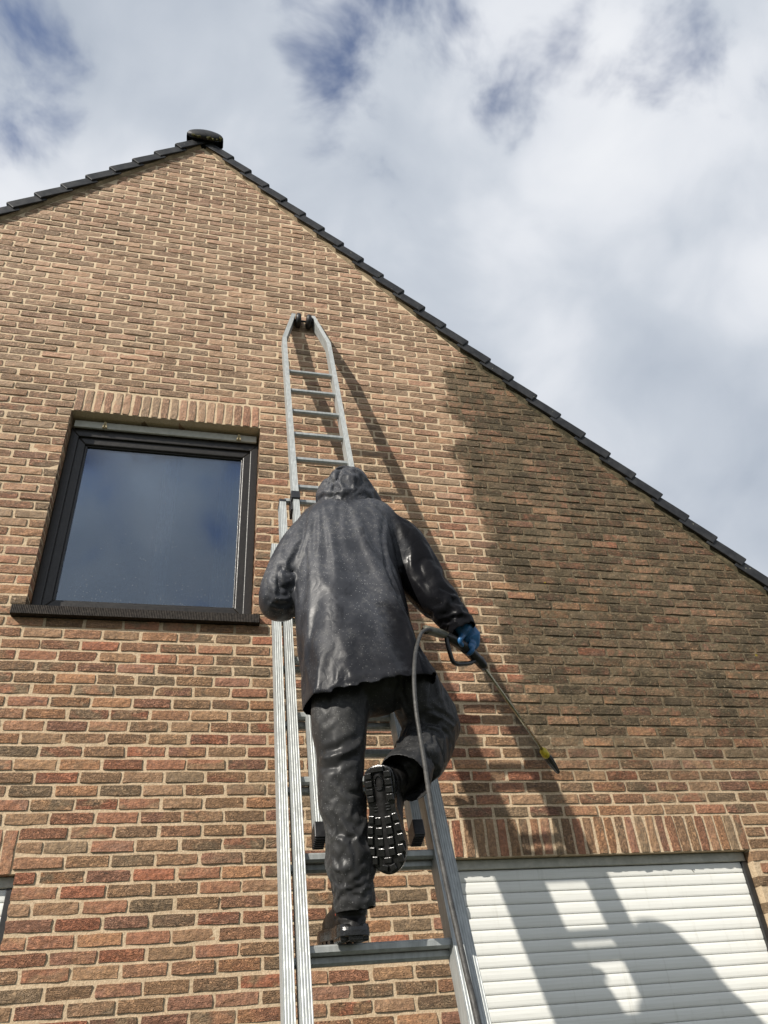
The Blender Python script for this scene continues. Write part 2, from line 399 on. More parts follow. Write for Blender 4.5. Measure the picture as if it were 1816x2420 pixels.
# ------------------------------------------------------------------ the house
APX, APZ, TAN = -.40, 8.45, 1.0775
TH = math.atan(TAN)
HW = 5.0                                     # half width of the gable
H, L, BH = .06294, .2, .0508
Z0 = 3.503
house = setp(empty('brick_house', (APX, 0, 0)), 'tall brown brick gable house with dark tiled verges and white roller shutters', 'house')
OPEN = [(-.992, .222, 3.600, 5.060), (1.255, 2.990, .25, 2.303), (-2.60, -.775, .25, 2.290)]      # window, shutters
SOLD = [(-.992, .218, 5.060, 5.252), (1.212, 3.004, 2.303, 2.492), (-2.64, -.792, 2.290, 2.480)]
SILLBOX = (-1.050, .262, 3.553, 3.603)
def xl(z): return max(APX-(APZ-z)/TAN, APX-HW)
def xr(z): return min(APX+(APZ-z)/TAN, APX+HW)

def mortar_wall():
    mb = MB(); yf = .0022
    zs = sorted({0., APZ-.001, *[a for o in OPEN for a in o[2:]], APZ-HW*TAN, *np.arange(.3, APZ, .3)})
    for z0, z1 in zip(zs[:-1], zs[1:]):
        zm = (z0+z1)/2
        blocks = sorted([(o[0]-.004, o[1]+.004) for o in OPEN if o[2] <= zm <= o[3]])
        xs = [None]
        for a, c in blocks: xs += [a, c]
        xs.append(None)
        for i in range(0, len(xs), 2):
            a0 = a1 = xs[i]; c0 = c1 = xs[i+1]
            if a0 is None: a0, a1 = xl(z0), xl(z1)
            if c0 is None: c0, c1 = xr(z0), xr(z1)
            mb.rings([[(a0, yf, z0), (c0, yf, z0), (c1, yf, z1), (a1, yf, z1)], [(a0, .30, z0), (c0, .30, z0), (c1, .30, z1), (a1, .30, z1)]])
    o = mb.build('brick_wall', MORTAR, house); return o
wall = mortar_wall()

def brick_geo(x0b, x0t, x1b, x1t, zb, zt, yb=.03, nx=4, nz=2):
    """verts, faces of one brick: a slightly irregular front with worn edges running back into the mortar"""
    jx, jz, jy = .0028, .0016, .0016
    tilt = rng.normal(0, .0012, 2); base = rng.normal(-.0038, .0008)
    V = []; 
    us = np.linspace(0, 1, nx+1); vs = np.linspace(0, 1, nz+1)
    G = {}
    jit = rng.normal(size=(nz+1, nx+1, 3))*np.array([jx, jy, jz])*.6
    ins = .0022
    for j, v in enumerate(vs):
        for i, u in enumerate(us):
            xa = x0b+(x0t-x0b)*v; xc = x1b+(x1t-x1b)*v
            x = xa+(xc-xa)*u; z = zb+(zt-zb)*v
            corner = (i in (0, nx)) and (j in (0, nz))
            y = base+tilt[0]*(u-.5)*2+tilt[1]*(v-.5)*2 + jit[j, i, 1]
            if i in (0, nx) or j in (0, nz): y += .0012
            if corner: y += .0006
            dx = ins*(1 if i == 0 else -1 if i == nx else 0)*(1.25 if corner else 1); dz = ins*(1 if j == 0 else -1 if j == nz else 0)*(1.15 if corner else 1)
            G[i, j] = len(V); V.append((x+dx+jit[j, i, 0]*(.9 if i in (0, nx) else .4), y, z+dz+jit[j, i, 2]))
    F = [(G[i, j], G[i+1, j], G[i+1, j+1], G[i, j+1]) for j in range(nz) for i in range(nx)]
    per = [(i, 0) for i in range(nx)]+[(nx, j) for j in range(nz)]+[(i, nz) for i in range(nx, 0, -1)]+[(0, j) for j in range(nz, 0, -1)]
    b = len(V)
    for i, j in per:
        v = vs[j]; u = us[i]; xa = x0b+(x0t-x0b)*v; xc = x1b+(x1t-x1b)*v
        p = V[G[i, j]]
        V.append((xa+(xc-xa)*u+(p[0]-(xa+(xc-xa)*u))*.3, yb, zb+(zt-zb)*v+(p[2]-(zb+(zt-zb)*v))*.3))
    n = len(per)
    F += [(G[per[k]], b+k, b+(k+1) % n, G[per[(k+1) % n]]) for k in range(n)]
    return V, F
def add_attr(me, bpos, brnd):
    a = me.attributes.new('bpos', 'FLOAT_VECTOR', 'POINT'); a.data.foreach_set('vector', np.asarray(bpos, np.float32).ravel())
    c = me.attributes.new('brnd', 'FLOAT_COLOR', 'POINT'); c.data.foreach_set('color', np.asarray(brnd, np.float32).ravel())

def lay_bricks():
    bricks = []                                  # (quad..., yb, soldier?)
    for k in range(-55, 80):
        zb = Z0+k*H+rng.normal(0, .0012); zt = zb+BH
        if zb < .05 or zt > APZ-.02: continue
        cut = []
        for (a, c, z0, z1) in OPEN+SOLD+[SILLBOX]:
            if zt > z0+.012 and zb < z1-.012: cut.append((a, c))
        cut.sort()
        mer = []
        for a, c in cut:
            if mer and a < mer[-1][1]+.02: mer[-1] = (min(a, mer[-1][0]), max(c, mer[-1][1]))
            else: mer.append((a, c))
        X0 = -.176 + (0 if k % 2 else .1)
        lim0, lim1 = max(xl(zb), xl(zt))-.03, min(xr(zb), xr(zt))+.03
        i0 = math.floor((lim0-X0)/L)-1
        wander = 0.
        for i in range(i0, i0+80):
            wander = .7*wander+rng.normal(0, .0022)
            a = X0+i*L+.0065+wander; c = X0+(i+1)*L-.0065+wander+rng.normal(0, .0015)
            if c < lim0 or a > lim1: continue
            segs = [(a, c, .03)]
            for (p, q) in mer:
                ns = []
                for s0, s1, yb in segs:
                    if s1 <= p+.004 or s0 >= q-.004:
                        ns.append((s0, s1, .10 if (abs(s1-p) < .03 or abs(s0-q) < .03) else yb)); continue
                    if s0 < p-.022: ns.append((s0, p-.0005, .10))
                    if s1 > q+.022: ns.append((q+.0005, s1, .10))
                segs = ns
            # close gaps smaller than a joint at openings: stretch bricks up to the jamb
            for s0, s1, yb in segs:
                for p, q in mer:
                    if 0 < p-s1 < .03: s1 = p-.0005; yb = .10
                    if 0 < s0-q < .03: s0 = q+.0005; yb = .10
                a0, a1 = max(s0, xl(zb)+.004), max(s0, xl(zt)+.004)
                c0, c1 = min(s1, xr(zb)-.004), min(s1, xr(zt)-.004)
                if min(c0-a0, c1-a1) < .012 or max(c0-a0, c1-a1) < .03: continue
                bricks.append((a0, a1, c0, c1, zb, zt, yb, 0))
    for (a, c, z0, z1) in SOLD:
        n = round((c-a)/.0618); p = (c-a)/n
        for i in range(n):
            x0 = a+i*p+.0068+rng.normal(0, .0015); x1 = a+(i+1)*p-.0068+rng.normal(0, .0012)
            bricks.append((x0, x0+rng.normal(0, .0015), x1, x1+rng.normal(0, .0015), z0+.001+rng.normal(0, .0012), z1-.004+rng.normal(0, .002), .11, 1))
    # how large each one shows
    size = []
    for q in bricks:
        c = np.array([[q[0], 0, q[4]], [q[2], 0, q[4]], [q[3], 0, q[5]], [q[1], 0, q[5]]]); p = proj(c)
        m = p[:, :2].mean(0); inside = -10 < m[0] < 1670 and -10 < m[1] < 2222
        hid = (605 < m[0] < 1000 and 1030 < m[1] < 2212) 
        size.append((q[2]-q[0])*(q[5]-q[4])/p[:, 2].mean()**2*(1 if inside else 0)*(.3 if hid else 1))
    size = np.array(size)
    sold = [i for i, q in enumerate(bricks) if q[7]]
    vis_sold = [i for i in sold if size[i] > 0]
    order = [i for i in np.argsort(-size) if not bricks[i][7]][:300]
    single = set(order) | set(vis_sold)
    V, F, P, C = [], [], [], []
    for i, q in enumerate(bricks):
        s = q[7]
        v, f = brick_geo(*q[:7], nx=2 if s else (4 if q[2]-q[0] > .12 else 2), nz=4 if s else 2)
        cx, cz = (q[0]+q[2])/2, (q[4]+q[5])/2
        off = rng.uniform(-40, 40, 3)
        va = np.array(v); loc = va-np.array([cx, 0, cz])
        bp = (loc[:, [2, 1, 0]] if s else loc)+off
        rn = np.array([rng.random(), rng.random(), rng.random(), 1])
        if cx < 0.6 and cz < 3.4 and rng.random() < .16: rn[0] = rng.choice([.13, .34, .52, .72, .88, .95])   # the lower courses hold more reds
        br = np.tile(rn, (len(v), 1))
        if i in single:
            me = bpy.data.meshes.new('brick'); me.from_pydata([tuple(x) for x in loc], [], f); me.update()
            add_attr(me, bp, br); me.materials.append(BRICK)
            o = bpy.data.objects.new('soldier_brick' if s else 'brick', me); COL.objects.link(o); o.location = (cx, 0, cz); attach(o, wall)
        else:
            b = len(V); V += v; F += [tuple(b+j for j in t) for t in f]; P.append(bp); C.append(br)
    me = bpy.data.meshes.new('brick_courses'); me.from_pydata(V, [], F); me.update()
    add_attr(me, np.concatenate(P), np.concatenate(C))
    o = link('brick_courses', me, BRICK, wall); setp(o, kind='stuff')
    return len(bricks)
NB = lay_bricks()

def ring_frame(mb, o, i, y0, y1):
    """mitred rectangular ring; o and i are (x0,x1,z0,z1)"""
    def c(r, y): return [(r[0], y, r[2]), (r[1], y, r[2]), (r[1], y, r[3]), (r[0], y, r[3])]
    A, B, C, D = c(o, y0), c(i, y0), c(i, y1), c(o, y1)
    for k in range(4):
        l = (k+1) % 4
        mb.add([A[k], A[l], B[l], B[k], D[k], D[l], C[l], C[k]], [(0, 1, 2, 3), (3, 2, 6, 7), (7, 6, 5, 4), (4, 5, 1, 0), (0, 3, 7, 4), (1, 5, 6, 2)])
    return mb

def window():
    x0, x1, z0, z1 = OPEN[0]
    zt = 4.988
    fixed = ring_frame(MB(), (x0, x1, z0+.003, zt), (x0+.052, x1-.052, z0+.062, zt-.060), .098, .175).build('window', FRAME, house, bevel=.004)
    for (a, b, c, d, y0, y1) in [(.048, .108, .056, .118, .112, .165)]:
        ring_frame(MB(), (x0+.046, x1-.046, z0+.056, zt-.054), (x0+.100, x1-.100, z0+.118, zt-.112), .114, .170).build('sash', FRAME, fixed, bevel=.006)
        ring_frame(MB(), (x0+.099, x1-.099, z0+.117, zt-.111), (x0+.113, x1-.110, z0+.133, zt-.121), .128, .160).build('glazing_bead', FRAME, fixed, bevel=.003)
    mb = MB(); mb.box(x0+.104, x1-.104, .140, .146, z0+.122, zt-.116); mb.build('pane', GLASS, fixed)
    # fluted sill
    sx0, sx1, sz0, sz1 = SILLBOX
    mb = MB(); n = 150; xs = np.linspace(sx0+.006, sx1-.006, n*2+1)
    prof = [(sx0, .10, 0), (sx0, -.045, 0)]
    front = [(x, -.050 if i % 2 == 0 else -.0478) for i, x in enumerate(xs)]
    loop = [(sx0, .10), (sx0, -.046)]+front+[(sx1, -.046), (sx1, .10)]
    mb.rings([[(x, y, sz0) for x, y in loop], [(x, y, sz1+(.012 if y > 0 else 0)) for x, y in loop]])
    mb.build('sill', SILL, fixed)
    mb = MB(); mb.box(x0+.015, x1-.015, .070, .088, 4.984, 5.038); bar = mb.build('shutter_end_bar', BAR, fixed, bevel=.004)
    for u in (211, 511):
        p = at(u, 1003 if u == 211 else 1035, .066); zc = 5.004
        mb = MB()
        for s in (-1, 1): mb.obox((p[0]+s*.007, .062, zc), (.0035, 0, 0), (0, .008, 0), (s*-.004, 0, .020))
        mb.obox((p[0], .062, zc+.020), (.008, 0, 0), (0, .0085, 0), (0, 0, .005)); mb.obox((p[0], .066, zc-.004), (.0025, 0, 0), (0, .005, 0), (0, 0, .018))
        mb.build('shutter_stop', STOPM, fixed, bevel=.001)
    # reveal lining, lintel soffit
    mb = MB(); mb.box(x0-.002, x1+.002, .0085, .30, z1+.003, z1+.012); mb.build('lintel_soffit', SOFFIT, fixed)
    # the room behind the glass
    mb = MB(); a, b, c, d = x0-.8, x1+1.2, 2.75, 5.25
    mb.add([(a, .31, c), (b, .31, c), (b, .31, d), (a, .31, d), (a, 3.2, c), (b, 3.2, c), (b, 3.2, d), (a, 3.2, d)], [(4, 5, 6, 7), (0, 1, 5, 4), (3, 7, 6, 2), (0, 4, 7, 3), (1, 2, 6, 5)])
    mb.build('room', PLASTER, fixed)
    # closing reveals between brick leaf and room
    mb = MB(); mb.box(x0-.05, x0-.005, .10, .31, z0-.05, z1+.05); mb.box(x1+.005, x1+.05, .10, .31, z0-.05, z1+.05); mb.box(x0-.05, x1+.05, .12, .31, z0-.06, z0+.002)
    mb.build('reveal', FRAME, fixed)
    # sheer curtain edges inside
    for cx, wd in ((-.36, .05), (.02, .05)):
        mb = MB(); pts = [(cx+wd*(t-.5)*2, .42+.02*math.sin(t*19)) for t in np.linspace(0, 1, 24)]
        mb.rings([[(x, y, 3.2) for x, y in pts], [(x, y, 5.1) for x, y in pts]], cap=False, closed=False)
        mb.build('curtain', simple('grey net curtain', (.55, .55, .53), .9), fixed)
window()

def shutter(o, label):
    x0, x1, z0, z1 = o
    y = .070
    mb = MB(); mb.box(x0+.03, x1-.03, .105, .12, z0, z1); root = mb.build('roller_shutter', DARKG, house)
    P = .0537; prof = []
    for t, d in [(0, .0060), (.02, .0030), (.05, .0008), (.2, -.0008), (.5, -.0016), (.8, -.0006), (.915, .0008), (.925, .0024), (.945, .0024), (.955, .0010), (.98, .0022), (1, .0070)]:
        prof.append((d, -t*P))
    me = None; n = int((z1-z0)/P)
    base = []
    for i in range(n):
        zt = z1-.050-i*P
        if zt-P < z0: break
        if me is None:
            mb = MB(); xs = (x0+.028, x1-.028)
            ring = [(y+d, z) for d, z in prof]+[(y+.016, prof[-1][1]), (y+.016, 0)]
            mb.rings([[(xs[0], a, b) for a, b in ring], [(xs[1], a, b) for a, b in ring]])
            me = mb.mesh('slat'); me.materials.append(SLAT)
        s = bpy.data.objects.new('slat', me); COL.objects.link(s); s.location = (0, 0, zt); attach(s, root)
    mb = MB(); mb.box(x0+.002, x1-.002, .055, .10, z1-.048, z1-.001); mb.build('shutter_box', BAR, root, bevel=.004)
    for a, b in ((x0+.001, x0+.032), (x1-.032, x1-.001)):
        mb = MB(); mb.box(a, b, .050, .104, z0, z1-.049); mb.build('guide_rail', DARKG, root, bevel=.003)
    mb = MB(); mb.box(x0-.002, x1+.002, .0085, .054, z1+.002, z1+.012); mb.build('lintel_soffit', SOFFIT, root)
    mb = MB(); mb.box(x0-.03, x1+.03, -.045, .12, z0-.05, z0-.002); mb.build('sill', SILL, root, bevel=.003)
    root['label'] = label
shutter(OPEN[1], 'closed white roller shutter right of the ladder'); shutter(OPEN[2], 'closed white roller shutter at the left edge')

def roof():
    root = None
    for side in (1, -1):
        T = np.array([math.cos(TH)*side, 0, -math.sin(TH)]); N = np.array([math.sin(TH)*side, 0, math.cos(TH)]); A = np.array([APX, 0, APZ])
        slope = HW/math.cos(TH)+.25
        mb = MB(); c = A+T*slope/2
        mb.obox(c+N*.055+np.array([0, 4.0, 0]), T*slope/2, (0, 3.97, 0), N*.02)
        o = mb.build('roof' if root is None else 'roof_slope', TILE, root or house)
        if root is None: root = o
        # mortar bed under the verge
        mb = MB(); k = 70; R = []
        for s in np.linspace(.02, slope, k):
            w1, w2 = rng.normal(0, .003, 2)
            R.append([A+T*s+N*(.002+w1)+np.array([0, .004, 0]), A+T*s+N*(.024+w2)+np.array([0, -.018+w1, 0]), A+T*s+N*.05+np.array([0, -.016, 0]), A+T*s+N*.05+np.array([0, .05, 0]), A+T*s+N*.002+np.array([0, .05, 0])])
        mb.rings(R); mb.build('verge_bedding', BED, root)
        # verge tiles
        ph = .0545 if side > 0 else -.003
        E = .2435; Lt = .285; me = None
        for j in range(int(slope/E)+1):
            s1 = ph+E*(j+1)
            if s1 < .10: continue
            if me is None:
                def ring(s, lift, sh):
                    pts = [(-.047-sh, .022+lift), (-.047-sh, .100+lift), (-.040-sh, .1085+lift), (-.028, .112+lift), (.22, .112+lift), (.22, .094+lift), (-.026, .094+lift), (-.030, .022+lift)]
                    return [T*s+N*n+np.array([0, y, 0]) for y, n in pts]
                mb = MB(); mb.rings([ring(-Lt, -.020, -.008), ring(-.15, -.004, -.001), ring(-.03, .008, .005), ring(-.006, .010, .006), ring(0, .006, .002)])
                me = mb.mesh('verge_tile'); me.materials.append(TILE)
            o = bpy.data.objects.new('verge_tile', me); COL.objects.link(o)
            o.location = A+T*s1+N*rng.normal(0, .0015)+np.array([0, rng.normal(0, .002), 0]); attach(o, root)
            b = o.modifiers.new('bevel', 'BEVEL'); b.width = .004; b.segments = 2; b.limit_method = 'ANGLE'
    # ridge tiles
    def arch(y, hw, hh, zc, n=22): return [(APX+.008+hw*math.cos(a), y, zc+hh*math.sin(a)) for a in np.linspace(math.pi*1.02, -.02*math.pi, n)]
    for i, yo in enumerate((-.085, .315, .715)):
        mb = MB(); zc = 8.522
        o1 = [arch(yo+d, .167+e, .098+e, zc) for d, e in ((0, -.014), (.010, -.003), (.03, 0), (.09, 0), (.10, -.008), (.40, -.016))]
        i1 = [arch(yo+d, .148, .080, zc-.002) for d in (.40, .07, .0)]
        R = o1+i1; R.append(R[0]); mb.rings(R, cap=False, closed=False)
        if i == 0:   # closed, slightly domed end that hangs down over the gable
            out = [(.165*math.cos(a), .096*math.sin(a)) for a in np.linspace(0, math.pi, 20)]+[(-.135, -.026), (-.082, -.046), (0, -.040), (.082, -.048), (.135, -.026)]
            mb.rings([[(APX+.008+x*f, yo+.012-d, 8.522+z*f+.01*(1-f)) for x, z in out] for f, d in ((1., -.012), (1.0, .004), (.96, .013), (.75, .024), (.4, .032), (.05, .034))])
        if False:
            C = [arch(yo+.004-.035*math.sqrt(1-f*f), .155*f, .104*f, zc-.002) for f in (1, .8, .5, .15)]
            mb.rings(C, cap=False, closed=False)
        t = mb.build('ridge_tile', TILE, root, smooth=True)
        if i == 0:
            mb = MB()
            for k in range(22):
                u = rng.uniform(-.13, .15); mb.ball((APX+.008+u, yo-.004+rng.normal(0, .006), zc-.046+rng.normal(0, .005)+.30*max(0, abs(u)-.08)), *(rng.uniform(.006, .015, 3)), n=7, m=5)
            setp(mb.build('moss', MOSS, root), kind='stuff')
    return root
roof()

# ------------------------------------------------------------------ the ladder
LD = np.array([.0055, -.3147, -.949]); LD /= np.linalg.norm(LD)          # down along the ladder
LX = np.array([1., 0, 0]); LX -= LD*(LX@LD); LX /= np.linalg.norm(LX)
LN = np.cross(LX, LD); LN /= np.linalg.norm(LN)                            # towards the wall
if LN[1] < 0: LN = -LN
LP = np.array([.379, -.353, 5.302])+LX*.147                                # centre line, at the uppermost rung, front plane
ladder = setp(empty('extension_ladder', tuple(LP+LD*5.58)), 'three section aluminium extension ladder leaning on the brick gable', 'ladder')
def lpt(x, s, n=0.): return LP+LX*x+LD*s+LN*n
def rail(cx_of_s, n0, dep, wid, name, side):
    """cx_of_s: list of (centre x, s); ribbed box profile"""
    hw = wid/2; g = .0010
    def prof():
        pts = []
        xs = np.linspace(-hw, hw, 17)                       # ribbed front flange
        for i, x in enumerate(xs): pts.append((x, 0 if (i % 4 in (0, 1, 3) or i in (0, 16)) else g))
        ys = np.linspace(0, dep, 17)[1:]
        for i, y in enumerate(ys): pts.append((hw-(g if i % 4 == 1 and side > 0 else 0), y))
        pts += [(-hw, dep)]
        for i, y in enumerate(ys[::-1][1:]): pts.append((-hw+(g if i % 4 == 1 and side < 0 else 0), y))
        return pts
    PR = prof(); R = []
    for k, (x, s) in enumerate(cx_of_s):
        a = np.array(cx_of_s[max(k-1, 0)]); b = np.array(cx_of_s[min(k+1, len(cx_of_s)-1)]); c = np.array([x, s])
        d1 = c-a; d2 = b-c
        d1 = d1/np.linalg.norm(d1) if np.linalg.norm(d1) > 0 else d2/np.linalg.norm(d2)
        d2 = d2/np.linalg.norm(d2) if np.linalg.norm(d2) > 0 else d1
        t = d1+d2; t /= np.linalg.norm(t); w2 = np.array([t[1], -t[0]]); sc = 1/max(.5, d1@t)
        R.append([lpt(x+w2[0]*px*sc, s+w2[1]*px*sc, n0+py) for px, py in PR])
    return MB().rings(R).build(name, ALU, ladder)
def rungs(s_list, half, n, dep=.036):
    prof = [(-.018, -.012), (-.018, .006), (-.014, .016), (.010, .016), (.018, .010), (.018, -.008), (.012, -.016), (-.012, -.016)]
    hz = np.array([0, 1., 0]); vz = np.array([0, 0, 1.])
    me = None
    for s in s_list:
        if me is None:
            prof2 = [(-.019, -.004), (-.019, .010), (-.015, .0145), (-.010, .0145), (-.009, .0128), (-.004, .0128), (-.003, .0145), (.003, .0145), (.004, .0128), (.009, .0128), (.010, .0145), (.016, .0145), (.019, .010), (.019, -.004), (.010, -.0120), (-.010, -.0120)]
            mb = MB(); mb.rings([[LX*x+hz*a+vz*b for a, b in prof2] for x in (-half, half)]); me = mb.mesh('rung'); me.materials.append(ALU)
        o = bpy.data.objects.new('rung', me); COL.objects.link(o); o.location = lpt(0, s, n); attach(o, ladder)
def build_ladder():
    sp = .275
    # top section, tapering to the wall wheels
    w3, d3 = .031, .070; h3 = .147+w3/2
    sb, st = 12.05*sp, -3.60*sp; bend = -1.84*sp
    for sd_ in (-1, 1):
        rail([(sd_*.075, st), (sd_*h3, bend), (sd_*h3, sb)], 0, d3, w3, 'rail', sd_)
        c = lpt(sd_*h3, sb+.026, d3/2)
        mb = MB(); mb.obox(lpt(sd_*h3, sb+.012, d3/2), LX*(w3/2+.003), LD*.027, LN*(d3/2+.003))
        for k in range(6): mb.obox(lpt(sd_*h3, sb+.040, d3*(k+.5)/6), LX*(w3/2+.003), LD*.003, LN*.0035)
        mb.build('end_cap', RUBBER, ladder, bevel=.004)
    rungs([sp*k for k in range(0, 12)], .150, .031)
    # wheels
    ax = lpt(0, -3.36*sp, .030)
    for sd_ in (-1, 1):
        R = []
        for x, r in [(-.018, .018), (-.020, .034), (-.017, .053), (-.011, .0595), (.011, .0595), (.017, .053), (.020, .034), (.018, .018)]:
            R.append([ax+LX*(sd_*.040+x)+r*(math.cos(a)*LD+math.sin(a)*LN) for a in np.linspace(0, 2*math.pi, 28, endpoint=False)])
        wh = MB().rings(R).build('wheel', RUBBER, ladder, smooth=True)
    mb = MB(); mb.tube([ax-LX*.078, ax+LX*.078], .008, 12); mb.build('axle', DARKG, ladder, smooth=True)
    # middle section
    n2, w2, d2 = .030, .033, .070; h2 = .2275
    s2 = 5.46*sp
    rB = None
    P = at(677, 2049, 0)       # nearer of the two bare rungs: find it on the middle section's plane
    d = P-CAMP; t = ((LP+LN*(n2+.012)-CAMP)@LN)/(d@LN); q = CAMP+d*t; rB = (q-LP)@LD
    for sd_ in (-1, 1): rail([(sd_*h2, s2), (sd_*h2, rB+.29*3.4)], n2, d2, w2, 'rail', sd_)
    rungs([rB+sp*k for k in range(-8, 4)], h2-w2/2+.003, n2+.034)
    # bottom section
    n1, w1, d1 = .060, .033, .070; h1 = .2700
    send = (LP[2]-.0)/-LD[2]-.10
    for sd_ in (-1, 1):
        rail([(sd_*h1, 6.60*sp), (sd_*h1, send)], n1, d1, w1, 'rail', sd_)
        mb = MB(); mb.obox(lpt(sd_*h1, send+.02, d1/2+n1), LX*(w1/2+.006), LD*.045, LN*(d1/2+.006)); mb.build('end_cap', RUBBER, ladder, bevel=.004)
    rungs([rB+.014+sp*k for k in range(-6, 7) if rB+.014+sp*k < send-.1], h1-w1/2+.003, n1+.042)
    # guide clips where a section slides in the next one
    for sd_ in (-1, 1):
        mb = MB(); mb.obox(lpt(sd_*(h3+.002), 5.40*sp, d3/2-.003), LX*(w3/2+.007), LD*.030, LN*(d3/2+.006)); mb.build('guide_clip', BLACKP, ladder, bevel=.003)
        mb = MB(); mb.obox(lpt(sd_*(h3+.020), 5.52*sp, d3/2+.02), LX*.006, LD*.06, LN*.035); mb.build('guide_bracket', BLACKP, ladder, bevel=.003)
        mb = MB(); mb.obox(lpt(sd_*h2, s2-.008, n2+d2/2), LX*(w2/2+.002), LD*.010, LN*(d2/2+.002)); mb.build('end_cap', BLACKP, ladder, bevel=.003)
build_ladder()

# ------------------------------------------------------------------ the person on the ladder
def cloth_material(name, col, speck, wet, soak_shade):
    m, nt, b = material(name)
    pos = nt('NewGeometry').outputs['Position']
    n = nt.noise(pos, 7., 5, .6); n2 = nt.noise(pos, 55., 4, .65)
    c = nt.mix(nt.rng(n, .3, .7), tuple(x*.75 for x in col)+(1,), tuple(x*1.3 for x in col)+(1,))
    dust = nt.math('MULTIPLY', nt.rng(n2, .45, .75), nt.rng(n, .38, .62))
    c = nt.mix(nt.math('MULTIPLY', dust, .35), c, (.19, .185, .17, 1))
    v = nt('TexVoronoi', {'Vector': pos, 'Scale': 210.})
    rc = nt('SeparateColor', {0: v.outputs['Color']})
    dr = nt.math('MULTIPLY', nt.math('LESS_THAN', v.outputs['Distance'], nt.math('MULTIPLY', rc.outputs[1], .34)), nt.math('GREATER_THAN', rc.outputs[0], nt.rng(n, .32, .66, .90, .45)))
    c = nt.mix(nt.math('MULTIPLY', dr, speck), c, (.36, .36, .35, 1))
    # soaked patches, plus painted shade on the right side that faces away from the sun
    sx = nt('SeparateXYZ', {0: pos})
    wet_shade = nt.math('SUBTRACT', sx.outputs[0], nt.math('ADD', nt.math('MULTIPLY', nt.math('SUBTRACT', sx.outputs[2], 2.65), .17), .575))
    wet_shade = nt.math('MULTIPLY', nt.rng(nt.math('ADD', wet_shade, nt.math('MULTIPLY', nt.math('SUBTRACT', n, .5), .30)), -.05, .07), soak_shade)
    wet_shade = nt.math('MAXIMUM', wet_shade, nt.math('MULTIPLY', nt.rng(nt.math('ADD', sx.outputs[2], nt.math('MULTIPLY', n, .25)), 2.72, 2.98, 1., 0.), soak_shade*.62))
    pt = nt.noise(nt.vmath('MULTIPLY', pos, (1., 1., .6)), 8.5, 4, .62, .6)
    wet_shade = nt.math('MAXIMUM', wet_shade, nt.math('MULTIPLY', nt.rng(pt, .56, .68), soak_shade*.50))
    c = nt.mix(wet_shade, c, (.0065, .0065, .0078, 1))
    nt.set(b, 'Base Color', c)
    nt.set(b, 'Roughness', nt.math('SUBTRACT', nt.rng(n, .35, .65, wet, wet+.18), nt.math('MULTIPLY', wet_shade, wet*.40))); nt.set(b, 'Specular IOR Level', nt.rng(wet_shade, 0., 1., .42, .42, 'LINEAR')); nt.set(b, 'IOR', nt.rng(wet_shade, 0., 1., 1.37, 1.18, 'LINEAR'))
    vd = nt.vmath('ADD', pos, nt.vmath('MULTIPLY', nt.vmath('SUBTRACT', nt.noise(pos, 9., 2, .5, out=1), (.5, .5, .5)), (.12, .12, .12)))
    vo = nt('TexVoronoi', {'Vector': nt.vmath('MULTIPLY', vd, (1., 1., .6)), 'Scale': 15.}, feature='DISTANCE_TO_EDGE')
    h = nt.math('ADD', nt.math('MULTIPLY', nt.noise(pos, 24., 3, .6, .8), .45), nt.math('MULTIPLY', dr, .30))
    h = nt.math('ADD', h, nt.math('MULTIPLY', nt.rng(vo.outputs[0], 0., .30, interp='LINEAR'), .50))
    nt.set(b, 'Normal', nt('Bump', {'Height': h, 'Strength': .32, 'Distance': .006}).outputs[0])
    return m
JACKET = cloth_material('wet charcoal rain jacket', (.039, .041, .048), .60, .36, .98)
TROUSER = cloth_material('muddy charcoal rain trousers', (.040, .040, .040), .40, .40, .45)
SKIN = simple('skin', (.48, .27, .19), .5)
BOOT = simple('wet black boot leather', (.0085, .0078, .0075), .50, 0, .4, 45, .35, 130, .3)
SOLE = simple('wet black rubber sole', (.010, .010, .010), .22, 0, .3, 50, .3, 200)
GLOVE = simple('blue nitrile glove', (.028, .13, .30), .40, 0, .25, 35, .3, 160)
REDM = simple('red snap button', (.75, .06, .02), .4)
TAN = simple('tan stitched tab', (.38, .31, .18), .7)
person = empty('person', (.46, -1.5, 1.81))
setp(person, 'person in black hooded rain suit on the ladder, one foot raised, holding a spray gun', 'person')

def remesh(mb, voxel, smooth=6):
    me = mb.mesh('tmp'); o = bpy.data.objects.new('tmp', me); COL.objects.link(o)
    r = o.modifiers.new('r', 'REMESH'); r.mode = 'VOXEL'; r.voxel_size = voxel
    if smooth:
        k = o.modifiers.new('s', 'SMOOTH'); k.factor = .5; k.iterations = smooth
    dg = bpy.context.evaluated_depsgraph_get()
    out = bpy.data.meshes.new_from_object(o.evaluated_get(dg)); bpy.data.objects.remove(o)
    out.polygons.foreach_set('use_smooth', [True]*len(out.polygons))
    return out
def co_no(me):
    n = len(me.vertices); c = np.empty(n*3); me.vertices.foreach_get('co', c)
    k = np.empty(n*3); me.vertices.foreach_get('normal', k)
    return c.reshape(-1, 3), k.reshape(-1, 3)
def put(me, c): me.vertices.foreach_set('co', c.ravel()); me.update()
def seg_dist(c, P):
    best = np.full(len(c), 9e9); tt = np.zeros(len(c)); n = len(P)-1
    for i in range(n):
        a, b = P[i], P[i+1]; ab = b-a; t = np.clip(((c-a)@ab)/(ab@ab), 0, 1)
        d = np.linalg.norm(c-a-t[:, None]*ab, axis=1); m = d < best
        best[m] = d[m]; tt[m] = (i+t[m])/n
    return best, tt
